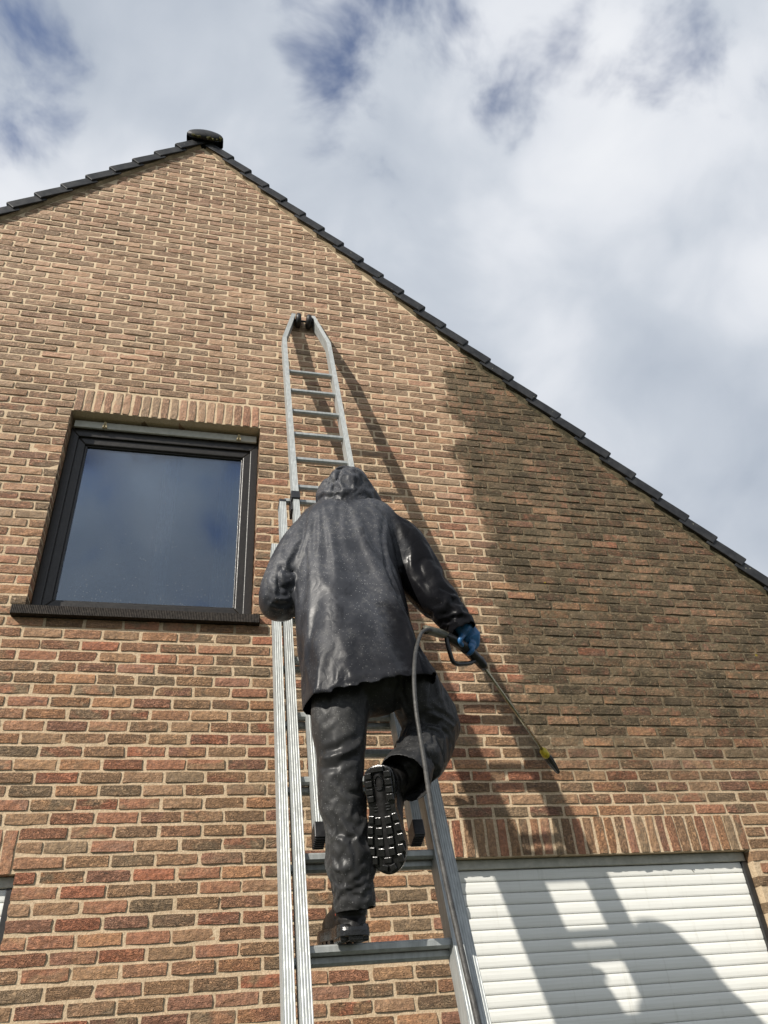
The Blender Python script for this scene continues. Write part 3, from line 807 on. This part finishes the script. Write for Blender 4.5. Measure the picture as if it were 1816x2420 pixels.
def folds(me, lines, amp=.004, freq=11., stretch=(1, 1, .35), seed=0.):
    """broad noise drape plus individual folds; each fold is a line on the cloth with a width and a depth (negative = ridge)"""
    c, k = co_no(me); p = proj(c)
    q = c*np.array(stretch)*freq+seed
    q = q+.5*np.stack([pnoise(q*.5+9), pnoise(q*.5+31), pnoise(q*.5+57)], 1)
    rd = np.clip(1-np.abs(pnoise(q*1.25+5))*5.5, 0, 1)**1.4*np.clip(pnoise(q*.6+77)*3+.6, 0, 1)
    rd2 = np.clip(1-np.abs(pnoise(q*2.6+15))*5, 0, 1)**1.4*np.clip(pnoise(q*.8+177)*3+.4, 0, 1)
    d = amp*(pnoise(q)*1.3+rd*1.5+rd2*.6)
    front = (k*(CAMP-c)).sum(1) > 0
    for pts, wd, dep in lines:
        P = []
        for u, v in spline(pts, 4):
            e = np.hypot(p[:, 0]-u, p[:, 1]-v)+np.where(front, 0, 60); near = np.argsort(e)[:6]
            P.append(c[near[np.argmin(p[near, 2])]])
        P = np.array(P); ds, t = seg_dist(c, P)
        prof = np.exp(-1.25*ds/wd)*(1+.25*np.exp(-(ds/wd)**2))-.40*np.exp(-((ds-2.0*wd)/(wd*1.1))**2)
        d = d-dep*prof*np.clip(np.minimum(t, 1-t)*6+.15, 0, 1)
    put(me, c+k*d[:, None])
    return me
def drape(me, col, pin, frames=14, grow=.10, slack=None, bend=1.2, grav=1., selfc=False, stiff=12., mass=.05, name='cloth'):
    """let the sewn shell settle on the body for a moment, so that its folds come from the cloth itself"""
    o = bpy.data.objects.new('tmpcloth', me); COL.objects.link(o)
    c = bpy.data.objects.new('tmpcol', col); COL.objects.link(c)
    c.modifiers.new('col', 'COLLISION'); c.collision.thickness_outer = .004; c.collision.thickness_inner = .05; c.collision.cloth_friction = 12
    g = o.vertex_groups.new(name='pin')
    for i in np.nonzero(pin > .01)[0]: g.add([int(i)], float(pin[i]), 'REPLACE')
    m = o.modifiers.new('cloth', 'CLOTH'); st = m.settings
    st.quality = 5; st.mass = mass; st.air_damping = 6; st.vertex_group_mass = 'pin'; st.pin_stiffness = 1
    st.tension_stiffness = st.compression_stiffness = stiff; st.shear_stiffness = stiff*.4; st.bending_stiffness = bend
    st.tension_damping = st.compression_damping = 8; st.shear_damping = 5; st.bending_damping = .8
    st.shrink_min = -grow; st.effector_weights.gravity = grav
    if slack is not None:      # the cut of the cloth: longer than the body where it hangs loose
        o.shape_key_add(name='Basis'); key = o.shape_key_add(name='cut')
        key.data.foreach_set('co', np.asarray(slack, np.float32).ravel()); key.value = 0
        st.rest_shape_key = key
    m.collision_settings.distance_min = .004; m.collision_settings.collision_quality = 2
    m.collision_settings.use_self_collision = selfc; m.collision_settings.self_distance_min = .004
    m.point_cache.frame_start = 1; m.point_cache.frame_end = frames
    for f in range(1, frames+1): S.frame_set(f)
    out = bpy.data.meshes.new_from_object(o.evaluated_get(bpy.context.evaluated_depsgraph_get()))
    bpy.data.objects.remove(o); bpy.data.objects.remove(c); S.frame_set(1)
    out.polygons.foreach_set('use_smooth', [True]*len(out.polygons)); out.name = name
    return out
def sleeve_cut(c, limbs):
    cut = c.copy()
    for pts, stretch, rad in limbs:
        P = spline(np.array([at(u, v, y) for u, v, y, h in pts]), 3); ds, t = seg_dist(c, P)
        ln = np.concatenate([[0], np.cumsum(np.linalg.norm(np.diff(P, axis=0), axis=1))]); s_ = np.interp(t, np.linspace(0, 1, len(P)), ln)
        T = np.gradient(P, axis=0); T /= np.linalg.norm(T, axis=1, keepdims=True)
        tan = np.stack([np.interp(t, np.linspace(0, 1, len(P)), T[:, k]) for k in range(3)], 1)
        wgt = np.clip((rad+.025-ds)/.03, 0, 1)*np.clip(t*5, 0, 1)
        cut += tan*(stretch*s_*wgt)[:, None]
    return cut
def open_ends(me, tests):
    """cut the caps off a closed shell; tests are (point, outward axis, depth, radius)"""
    bm = bmesh.new(); bm.from_mesh(me); kill = []
    for f in bm.faces:
        c = np.array(f.calc_center_median())
        for p, ax, dep, rad in tests:
            d = c-p; h = d@ax
            if -dep < h < .10 and np.linalg.norm(d-h*ax) < rad: kill.append(f); break
    bmesh.ops.delete(bm, geom=kill, context='FACES')
    loose = [v for v in bm.verts if not v.link_faces]; bmesh.ops.delete(bm, geom=loose, context='VERTS')
    for _ in range(2):
        bmesh.ops.smooth_vert(bm, verts=[v for v in bm.verts if v.is_boundary], factor=.5, use_axis_x=True, use_axis_y=True, use_axis_z=True)
    bm.to_mesh(me); bm.free(); return me
def garment(name, me, mat, thick=.003):
    o = link(name, me, mat, person)
    t = o.modifiers.new('thick', 'SOLIDIFY'); t.thickness = thick; t.offset = -1
    u = o.modifiers.new('sub', 'SUBSURF'); u.levels = u.render_levels = 1
    return o
def rpx(half, P): return half*(1816/1660)*((P-CAMP)@FW)/FPX
def limb(mb, pts, hem=False, n=20, dense=4):
    """pts: (u, v, y, half width in view)"""
    P = [at(u, v, y) for u, v, y, h in pts]; r = [rpx(h, p) for (u, v, y, h), p in zip(pts, P)]
    A = spline(np.column_stack([P, r]), dense); P = list(A[:, :3]); r = list(A[:, 3])
    if hem:
        t = P[-1]-P[-2]; t = t/np.linalg.norm(t); R_ = r[-1]
        P += [P[-1]+t*.002, P[-1]-t*.03, P[-1]-t*.06]; r += [R_*.84, R_*.80, R_*.72]
        # parallel frame would flip on the way back: build rings by hand
        R = []; u = np.array([1., .2, .1]); u -= t*(u@t)
        for i, p in enumerate(P):
            tt = (P[min(i+1, len(P)-4)]-P[max(i-1, 0)]) if i < len(P)-3 else t
            tt = tt/np.linalg.norm(tt); u = u-tt*(u@tt); u /= np.linalg.norm(u); q = np.cross(tt, u)
            R.append([p+r[i]*(math.cos(a)*u+math.sin(a)*q) for a in np.linspace(0, 2*math.pi, n, endpoint=False)])
        mb.rings(R)
    else: mb.tube(P, r, n, dome=True)
    return mb

LLEG = [(742, 1480, -1.56, 66), (734, 1550, -1.57, 62), (738, 1600, -1.575, 55), (739, 1640, -1.575, 51), (740, 1690, -1.575, 50), (745, 1740, -1.57, 50), (752, 1810, -1.565, 54), (757, 1868, -1.56, 55), (765, 1926, -1.555, 49), (770, 1972, -1.55, 43)]
RTHIGH = [(858, 1445, -1.56, 60), (896, 1492, -1.56, 64), (935, 1535, -1.51, 56), (950, 1556, -1.48, 48)]
RSHANK = [(948, 1552, -1.47, 46), (928, 1590, -1.52, 54), (898, 1637, -1.585, 57), (872, 1684, -1.64, 58)]
RARM = [(828, 1150, -1.39, 46), (868, 1178, -1.40, 52), (900, 1224, -1.42, 50), (930, 1268, -1.44, 46), (962, 1306, -1.455, 41), (988, 1340, -1.465, 35), (1003, 1366, -1.47, 30)]
LARM = [(668, 1165, -1.39, 46), (640, 1200, -1.40, 47), (614, 1245, -1.41, 45), (597, 1281, -1.41, 42), (604, 1289, -1.34, 41), (628, 1290, -1.22, 33), (648, 1288, -1.14, 27)]

def build_jacket():
    n = 40
    rows = [((690, 1098), (795, 1095), -1.36, .080), ((655, 1114), (838, 1106), -1.375, .105), ((640, 1142), (856, 1130), -1.39, .125), ((630, 1200), (856, 1190), -1.415, .145),
            ((630, 1260), (862, 1250), -1.445, .155), ((637, 1330), (882, 1320), -1.48, .16), ((646, 1400), (900, 1388), -1.52, .172), ((655, 1458), (916, 1434), -1.55, .180), ((660, 1515), (938, 1476), -1.57, .186)]
    data = []
    for l, r, y, ry in rows:
        A, B = at(*l, y), at(*r, y); data.append(np.concatenate([(A+B)/2, (B-A)/2, [ry]]))
    data = spline(np.array(data), 4)
    def ring(d, k=1.):
        c, e, ry = d[:3], d[3:6], d[6]; out = []
        for a in np.linspace(0, 2*math.pi, n, endpoint=False):
            ca, sa = math.cos(a), math.sin(a); ca = math.copysign(abs(ca)**.93, ca); sa = math.copysign(abs(sa)**.93, sa)
            out.append(c+k*e*ca+np.array([0, k*ry*sa, 0]))
        return out
    def solid(k, hips):
        mb = MB(); R = [ring(d, k) for d in data]
        if hips:      # inside: the wearer, whose hips are narrower than the flared hem
            R = [ring(d, k*np.interp(i, [0, 8, 16, len(data)-1], [1.05, 1.03, .97, .93])) for i, d in enumerate(data)]
        mb.rings(R)
        for arm in (RARM, LARM): limb(mb, [(u, v, y, h*k*((.98, .90, .80, .74)[min(i, 3)] if hips else 1)) for i, (u, v, y, h) in enumerate(arm)])
        return mb
    me = remesh(solid(1., False), .0125, 2)
    col = remesh(solid(.93, True), .014, 2)
    folds(me, [([(578, 1236), (604, 1258), (630, 1252)], .008, .010), ([(570, 1256), (600, 1280), (628, 1282)], .007, -.009), ([(566, 1282), (592, 1300), (622, 1302)], .007, .009), ([(598, 1208), (618, 1228), (634, 1222)], .008, .009),
               ([(590, 1225), (600, 1250), (596, 1275)], .007, .007), ([(832, 1112), (828, 1150), (832, 1200), (848, 1260), (866, 1312)], .008, .008), ([(652, 1150), (634, 1195), (630, 1250), (640, 1310)], .008, .007)], .0, 9., (1, 1, .5), 3.)
    hem = data[-1][:3]; cuff = at(*RARM[-1][:3]); cd_ = cuff-at(*RARM[-2][:3]); cd_ /= np.linalg.norm(cd_)
    e = data[-1][3:6]; nrm = np.cross(e, [0, 1., 0]); nrm /= np.linalg.norm(nrm)
    if nrm[2] > 0: nrm = -nrm
    open_ends(me, [(hem, nrm, .012, .5), (cuff, cd_, .004, .12)])
    c, k = co_no(me)
    top = at(744, 1098, -1.37)
    pin = np.clip(1-(np.linalg.norm((c-top)*np.array([1, 1, 1.3]), axis=1)-.10)/.06, 0, 1)
    pin = np.maximum(pin, np.clip(1-(np.linalg.norm(c-cuff, axis=1)-.045)/.03, 0, 1))
    hand = at(*LARM[-1][:3]); pin = np.maximum(pin, np.clip(1-(np.linalg.norm(c-hand, axis=1)-.05)/.04, 0, 1))
    cut = sleeve_cut(c, [(RARM, .95, .075), (LARM, .9, .068)]); zt = data[0][2]
    cut[:, 2] = zt+(cut[:, 2]-zt)*1.015
    me = drape(me, col, pin, 20, .06, cut, .7, .9, stiff=60., name='jacket')
    # stitched seams: hem, armholes, shoulder yoke
    folds(me, [([(672, 1508), (712, 1484), (771, 1466), (833, 1456), (890, 1448), (925, 1452)], .0045, .0030), ([(834, 1112), (830, 1150), (834, 1200), (850, 1260)], .0045, .0045), ([(654, 1150), (636, 1195), (632, 1250)], .0045, .0040)], 0., 9., (1, 1, 1), 3.)
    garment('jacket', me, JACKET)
    # hood
    mb = MB()
    c = at(742, 1074, -1.385)
    mb.ball(c, .106, .135, .130, 24, 14)
    mb.ball(at(724, 1047, -1.41), .058, .065, .055, 18, 10); mb.ball(at(756, 1056, -1.38), .075, .10, .080, 18, 10)
    mb.tube([at(744, 1084, -1.39), at(746, 1103, -1.38), at(752, 1127, -1.37)], [.106, .122, .120], 24, ecc=1.0)
    mb.tube([at(770, 1074, -1.36), at(795, 1096, -1.36), at(818, 1114, -1.37)], [.070, .062, .045], 16, dome=True)
    me = remesh(mb, .010, 4)
    mb = MB(); mb.ball(c+np.array([0, .02, -.01]), .088, .110, .112, 20, 12); mb.tube([c, at(750, 1130, -1.37)], [.08, .10], 18, dome=True)
    c_, k_ = co_no(me); low = at(748, 1112, -1.38)
    pin = np.clip((low[2]+.02-c_[:, 2])/.03, 0, 1)
    me = drape(me, remesh(mb, .012, 2), pin, 10, .10, None, 2.6, .6, stiff=20., mass=.25, name='hood')
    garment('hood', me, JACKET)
build_jacket()

def build_trousers():
    def solid(k, waist):
        mb = MB(); f = lambda pts: [(u, v, y, h*k) for u, v, y, h in pts]
        limb(mb, f(LLEG)); limb(mb, f(RSHANK)); limb(mb, f(RTHIGH))
        mb.ball(at(795, 1462, -1.56), .150*waist, .115*waist, .13*waist, 24, 12)
        mb.ball(at(950, 1556, -1.475), .064*k, .073*k, .060*k, 16, 10)
        return mb
    me = remesh(solid(1., 1.), .0105, 3); col = remesh(solid(.74, .93), .013, 2)
    ends = []
    for pts in (LLEG, RSHANK):
        p = at(*pts[-1][:3]); ax = p-at(*pts[-2][:3]); ax /= np.linalg.norm(ax); ends.append((p, ax))
    open_ends(me, [(p, ax, .004, .088) for p, ax in ends])
    L_ = [([(690, 1612), (730, 1600), (780, 1575)], .008, .006), ([(688, 1630), (725, 1622), (770, 1606), (790, 1590)], .007, -.007), ([(692, 1650), (735, 1640), (785, 1618)], .008, .007),
          ([(735, 1660), (755, 1690), (785, 1700)], .008, .006), ([(760, 1780), (775, 1840), (785, 1900)], .012, .006), ([(715, 1830), (735, 1890), (735, 1950)], .010, .004),
          ([(918, 1548), (945, 1552), (980, 1580)], .008, .012), ([(930, 1535), (958, 1545), (985, 1562)], .008, -.010)]
    folds(me, L_, .002, 9., (1, 1, .55), 21.)
    c, k = co_no(me)
    pin = np.clip((c[:, 2]-2.60)/.05, 0, 1)
    for p, ax in ends: pin = np.maximum(pin, np.clip(1-((p-c)@ax-.012)/.03, 0, 1)*(np.linalg.norm(c-p, axis=1) < .095))
    cut = sleeve_cut(c, [(LLEG[1:], .28, .10), (RSHANK, .35, .10), (RTHIGH, .3, .10)])
    me = drape(me, col, pin, 18, .045, cut, .7, .8, stiff=60., name='trousers')
    folds(me, [([(722, 1960), (750, 1958), (780, 1955), (806, 1950)], .0045, .0030)], 0., 9., (1, 1, 1), 3.)
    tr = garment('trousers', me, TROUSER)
    for u, v, y in ((742, 1968, -1.625), (730, 1974, -1.585), (878, 1645, -1.695)):     # red snaps on the hems
        c, k = co_no(me); p = proj(c); e = np.hypot(p[:, 0]-u, p[:, 1]-v)+p[:, 2]*8; i = np.argmin(e)
        nn = k[i]; t = np.cross(nn, [0, 0, 1.]); t /= np.linalg.norm(t); b = np.cross(nn, t)
        R = [[c[i]+nn*(h+.003)+r*(math.cos(a)*t+math.sin(a)*b) for a in np.linspace(0, 2*math.pi, 14, endpoint=False)] for h, r in ((-.003, .0050), (.0004, .0050), (.0012, .004), (.0006, .0025), (.0014, .0018))]
        MB().rings(R).build('snap_button', REDM, tr)
build_trousers()

def build_boot(O, Lx, N, nm='boot', leg=None):
    """O: back end of the heel on the sole plane, Lx: towards the toe, N: out of the sole"""
    Lx = Lx/np.linalg.norm(Lx); N = N-Lx*(N@Lx); N /= np.linalg.norm(N); Up = -N; Sd = np.cross(Up, Lx)
    P = lambda x, s, h: O+Lx*x+Sd*s+Up*h
    mb = MB()
    mb.tube([P(.052, 0, .055), P(.055, 0, .10), P(.058, 0, .15), P(.060, 0, .20)], [.044, .050, .056, .060], 20, up=Sd)
    mb.tube([P(.045, 0, .062), P(.10, 0, .072), P(.16, .002, .062), P(.215, .004, .053), P(.245, .003, .050)], [.042, .045, .046, .045, .040], 20, up=Sd, dome=True)
    if leg is not None: mb.tube([P(.055, 0, .10), (P(.058, 0, .16)*.6+leg*.4), leg], [.050, .055, .050], 18, dome=True)
    mb.tube([P(.075, 0, .13), P(.12, 0, .105), P(.17, 0, .080)], [.040, .040, .030], 16, up=Sd, dome=True)
    for x in np.linspace(.03, .27, 13):      # welt, so that the upper meets the sole
        hw = np.interp(x, [0, .03, .1, .2, .25, .30], [.030, .036, .034, .046, .043, .025]); mb.ball(P(x, 0, .034), .030, .030, .030, 10, 6)
        for q in (-1, 1): mb.ball(P(x, q*(hw-.016), .036), .018, .018, .018, 8, 6)
    me = remesh(mb, .0042, 5); c, k = co_no(me)
    xx = (c-O)@Lx; hh = (c-O)@Up
    d = -.003*np.exp(-((hh-.118+.05*np.clip(xx-.03, 0, .2))/.006)**2)-.0035*np.exp(-((hh-.062)/.004)**2)*(xx < .08)-.0035*np.exp(-((hh-.085)/.004)**2)*(xx < .08)+.0018*pnoise(c*40)
    put(me, c+k*d[:, None])
    boot = link(nm, me, BOOT, person)
    # sole: plate, heel block and lugs
    out = [(.0, .0), (.004, .022), (.018, .042), (.05, .048), (.09, .044), (.125, .042), (.17, .053), (.215, .061), (.25, .057), (.28, .042), (.298, .014)]
    loop = [(x, s) for x, s in out]+[(x, -s*(.93 if x > .1 else 1)) for x, s in out[::-1][:-1]]
    loop = [tuple(p) for p in spline(np.array(loop+[loop[0]]), 3)[:-1]]
    def scaled(k, h): return [P(.15+(x-.15)*k, s*k, h) for x, s in loop]
    mb = MB(); mb.rings([scaled(.97, .012), scaled(1., .014), scaled(1.0, .028), scaled(.985, .036), scaled(.95, .044)])
    def lug(cx, cs, lx, ls, ang=0, h=.0095):
        ca, sa = math.cos(ang), math.sin(ang)
        q = [(-lx, -ls), (lx, -ls), (lx, ls), (-lx, ls)]
        R = [[P(cx+(a*ca-b*sa)*k, cs+(a*sa+b*ca)*k, hh_) for a, b in q] for k, hh_ in ((1.08, .015), (1.0, .013-h*.7), (.86, .013-h))]
        mb.rings(R)
    for cx in (.150, .178, .206, .234, .259):        # forefoot: two outer and two inner columns of blocks
        hw = np.interp(cx, [.13, .2, .25, .29], [.042, .057, .053, .034])
        for q in (-1, 1):
            lug(cx, q*(hw-.010), .0115, .0085, q*.12); 
            if cx < .25: lug(cx+.006, q*.0155, .0115, .0095, q*.06)
    lug(.281, .012, .008, .010, .3); lug(.281, -.012, .008, .010, -.3); lug(.262, 0, .008, .012)
    for cx in (.030, .052, .074, .094):              # heel
        for q in (-1, 1): lug(cx, q*.0300, .0092, .0110, 0, .012)
    lug(.014, 0, .0075, .020, 0, .012)
    for a in np.linspace(0, 2*math.pi, 14, endpoint=False):
        lug(.052+.020*math.cos(a), .0125*math.sin(a), .0042, .0020, a+math.pi/2, .010)
    for cx in (.112, .120, .128): lug(cx, 0, .0022, .026, 0, .004)
    mb.build('sole', SOLE, boot, bevel=.0012, seg=1)
    mb = MB()
    for h in (.134, .141, .148): mb.obox(P(.004, -.004, h), Sd*.018, Lx*.003, Up*.0018)
    mb.build('heel_tab', TAN, boot)
    return boot
O = at(772, 2047, -1.575); O[2] = 1.815
build_boot(O, np.array([-.07, .98, .03]), np.array([0, 0, -1.]))
O = at(812, 1652, -1.700); T_ = at(838, 1862, -1.640)
Nn = CAMP-O; Nn /= np.linalg.norm(Nn)
ax_ = (T_-O)/np.linalg.norm(T_-O); sdv = np.cross(ax_, Nn); sdv /= np.linalg.norm(sdv)
if sdv[0] > 0: sdv = -sdv
RB = build_boot(O, T_-O, Nn+sdv*.32, leg=at(893, 1650, -1.60))

def build_body():
    mb = MB()
    def tb(pts, k=.62): 
        P = [at(u, v, y) for u, v, y, h in pts]; mb.tube(P, [rpx(h, p)*k for (u, v, y, h), p in zip(pts, P)], 14, dome=True)
    tb(LLEG[:-1]); tb(RTHIGH); tb(RSHANK[:2]); tb(RARM[:-1]); tb(LARM)
    mb.tube([at(752, 1130, -1.40), at(765, 1300, -1.48), at(780, 1420, -1.55)], [.10, .10, .075], 18, ecc=.75, dome=True)
    mb.tube([at(748, 1128, -1.35), at(744, 1090, -1.35)], .050, 14, dome=True)
    c = at(742, 1076, -1.35); mb.ball(c, .075, .095, .112, 18, 12); mb.ball(c+np.array([0, .098, -.015]), .013, .018, .024, 8, 6)
    for q in (-1, 1): mb.ball(c+np.array([q*.076, 0, -.005]), .008, .018, .028, 8, 6)
    # left hand closed on the ladder rail, hidden in front of the chest
    h = at(650, 1287, -1.13); mb.ball(h, .040, .035, .048, 12, 8)
    for i in range(4): mb.tube(spline([h+np.array([.0, .03, .035-.022*i]), h+np.array([.035, .05, .035-.022*i]), h+np.array([.055, .02, .032-.022*i]), h+np.array([.035, -.005, .03-.022*i])], 3), .0085, 8, dome=True)
    mb.tube([h+np.array([.02, -.02, .03]), h+np.array([.045, -.015, .05]), h+np.array([.06, .01, .045])], .010, 8, dome=True)
    link('body', remesh(mb, .009, 4), SKIN, person)
build_body()

# ------------------------------------------------------------------ pressure washer gun and hose
def gp(x, y, d): return at((960+x/7.545)*1660/1816, (1440+y/7.545)*1660/1816, d)
OLIVE = simple('olive grey coupling plastic', (.10, .098, .075), .45, 0, .15, 50)
STEEL = simple('stained steel tube', (.36, .33, .24), .28, .9, .2, 40)
YELLOW = simple('yellow plastic collar', (.52, .40, .02), .42, 0, .2, 60)
HOSEM = simple('grey rubber hose', (.040, .038, .034), .55, 0, .45, 60, .5, 220)
gy = lambda x: -1.53+.17*(x-350)/1100
G = lambda x, y, o=0.: gp(x, y, gy(x)+o)
gun = setp(empty('spray_gun', tuple(G(1000, 620))), 'black pressure washer spray gun with steel lance and yellow nozzle collar', 'spray gun')
MB().tube([G(730, 478), G(800, 520), G(930, 600), G(1080, 700), G(1230, 850), G(1310, 925)], [.014, .020, .021, .022, .021, .020], 18, dome=True).build('gun_body', BLACKP, gun, smooth=True)
MB().tube(spline([G(720, 500), G(745, 640), G(790, 800), G(835, 925), G(905, 975), G(1010, 975), G(1130, 962), G(1250, 905)], 5), .0085, 12).build('trigger_guard', BLACKP, gun, smooth=True)
MB().tube(spline([G(960, 630), G(985, 700), G(1030, 760), G(1060, 775)], 4), [.006]*13, 10).build('trigger', BLACKP, gun, smooth=True)
MB().tube([G(1260, 870), G(1300, 910), G(1370, 1000), G(1412, 1062)], [.018, .021, .019, .012], 18).build('barrel_nut', BLACKP, gun, smooth=True)
# coupling on the inlet: hollow bell
a, b = G(700, 455), G(345, 360, -.02); t = (b-a)/np.linalg.norm(b-a)
mb = MB(); mb.tube([a-t*.012, a, a+t*.02, a+t*.045, a+t*.075, b-t*.012, b, b+t*.0005, b-t*.03, b-t*.05], [.011, .013, .0165, .0175, .0165, .0160, .0165, .0135, .0125, .010], 22)
mb.build('hose_coupling', OLIVE, gun, smooth=True)
q = np.cross(t, [0, 1., 0]); q /= np.linalg.norm(q)
MB().obox(a+t*.045+np.array([0, -.0165, 0])+q*.002, t*.016, q*.006, np.array([0, .003, 0])).build('coupling_latch', BLACKP, gun, bevel=.001)
MB().tube([a-t*.016, a-t*.004], .0125, 18).build('coupling_ring', STEEL, gun, smooth=True)
A = G(1412, 1062); tip = at(1206, 1668, -1.00); dv = tip-A; ln = np.linalg.norm(dv); dv = dv/ln
s1 = ln-.135*1.0
MB().tube([A-dv*.02, A+dv*s1], .0062, 14).build('lance_tube', STEEL, gun, smooth=True)
MB().tube([A+dv*(s1-.010), A+dv*(s1), A+dv*(s1+.001), A+dv*(s1+.030), A+dv*(s1+.034)], [.009, .0095, .0150, .0160, .0145], 20).build('nozzle_collar', YELLOW, gun, smooth=True)
R = []; B0 = A+dv*(s1+.033); u = np.cross(dv, [0, 1., 0]); u /= np.linalg.norm(u); v_ = np.cross(dv, u)
for f, r in ((0, .0145), (.08, .016), (.3, .0165), (.6, .0140), (.9, .0100), (1., .0085)):
    R.append([B0+dv*f*(ln-s1-.033)+(r*(1-.10*(i % 4 in (1, 2))*(0 < f < 1)))*(math.cos(an)*u+math.sin(an)*v_) for i, an in enumerate(np.linspace(0, 2*math.pi, 40, endpoint=False))])
MB().rings(R).build('nozzle', BLACKP, gun)

def build_glove():
    mb = MB()
    W0 = at(1003, 1362, -1.47); K0 = G(1150, 540, -.028); up = G(1000, 300, -.01)
    mb.tube([at(990, 1345, -1.465), W0, G(1080, 370, -.018), G(1150, 480, -.02), G(1165, 590, -.014)], [.026, .030, .036, .040, .034], 18, ecc=.62, dome=True)
    base = [(1205, 470), (1212, 545), (1205, 620), (1185, 690)]
    for i, (x, y) in enumerate(base):          # fingers run over the grip and curl back under it
        e = 1-.08*abs(i-1.2)
        pts = [G(x-50, y-40, -.030), G(x, y, -.036), G(x-20*e, y+75*e, -.030), G(x-75*e, y+120*e, -.010), G(x-110*e, y+110*e, .018)]
        mb.tube(spline(pts, 4), list(np.interp(np.linspace(0, 1, 17), [0, .4, 1], [.0105, .0100, .0080])), 10, dome=True)
    mb.tube(spline([G(1050, 420, -.03), G(985, 500, -.036), G(960, 575, -.030), G(1000, 640, -.024)], 4), list(np.linspace(.0125, .0085, 13)), 10, dome=True)
    link('glove', remesh(mb, .0026, 4), GLOVE, person)
build_glove()

def build_hose():
    pts = [(938, 1366, -1.515), (926, 1360, -1.57), (912, 1366, -1.63), (903, 1388, -1.69), (897, 1420, -1.76), (895, 1470, -1.82), (899, 1530, -1.85), (908, 1590, -1.86), (918, 1650, -1.90), (928, 1720, -1.95), (942, 1800, -2.0), (957, 1870, -2.04), (972, 1940, -2.08), (990, 2020, -2.12), (1010, 2110, -2.16), (1034, 2212, -2.2)]
    P = [at(*p) for p in pts]
    e = P[-1]; P += [e+np.array([.03, -.05, -.35]), e+np.array([.06, -.10, -.8]), np.array([e[0]+.10, e[1]-.2, .14]), np.array([e[0]+.25, e[1]-.45, .012]), np.array([e[0]+.9, e[1]-.9, .010]), np.array([e[0]+2.2, e[1]-1.0, .010])]
    P = spline(P, 6)
    o = MB().tube(P, .0066, 12).build('hose', HOSEM, None, smooth=True)
    setp(o, 'grey rubber pressure hose hanging from the spray gun past the raised leg', 'hose')
build_hose()
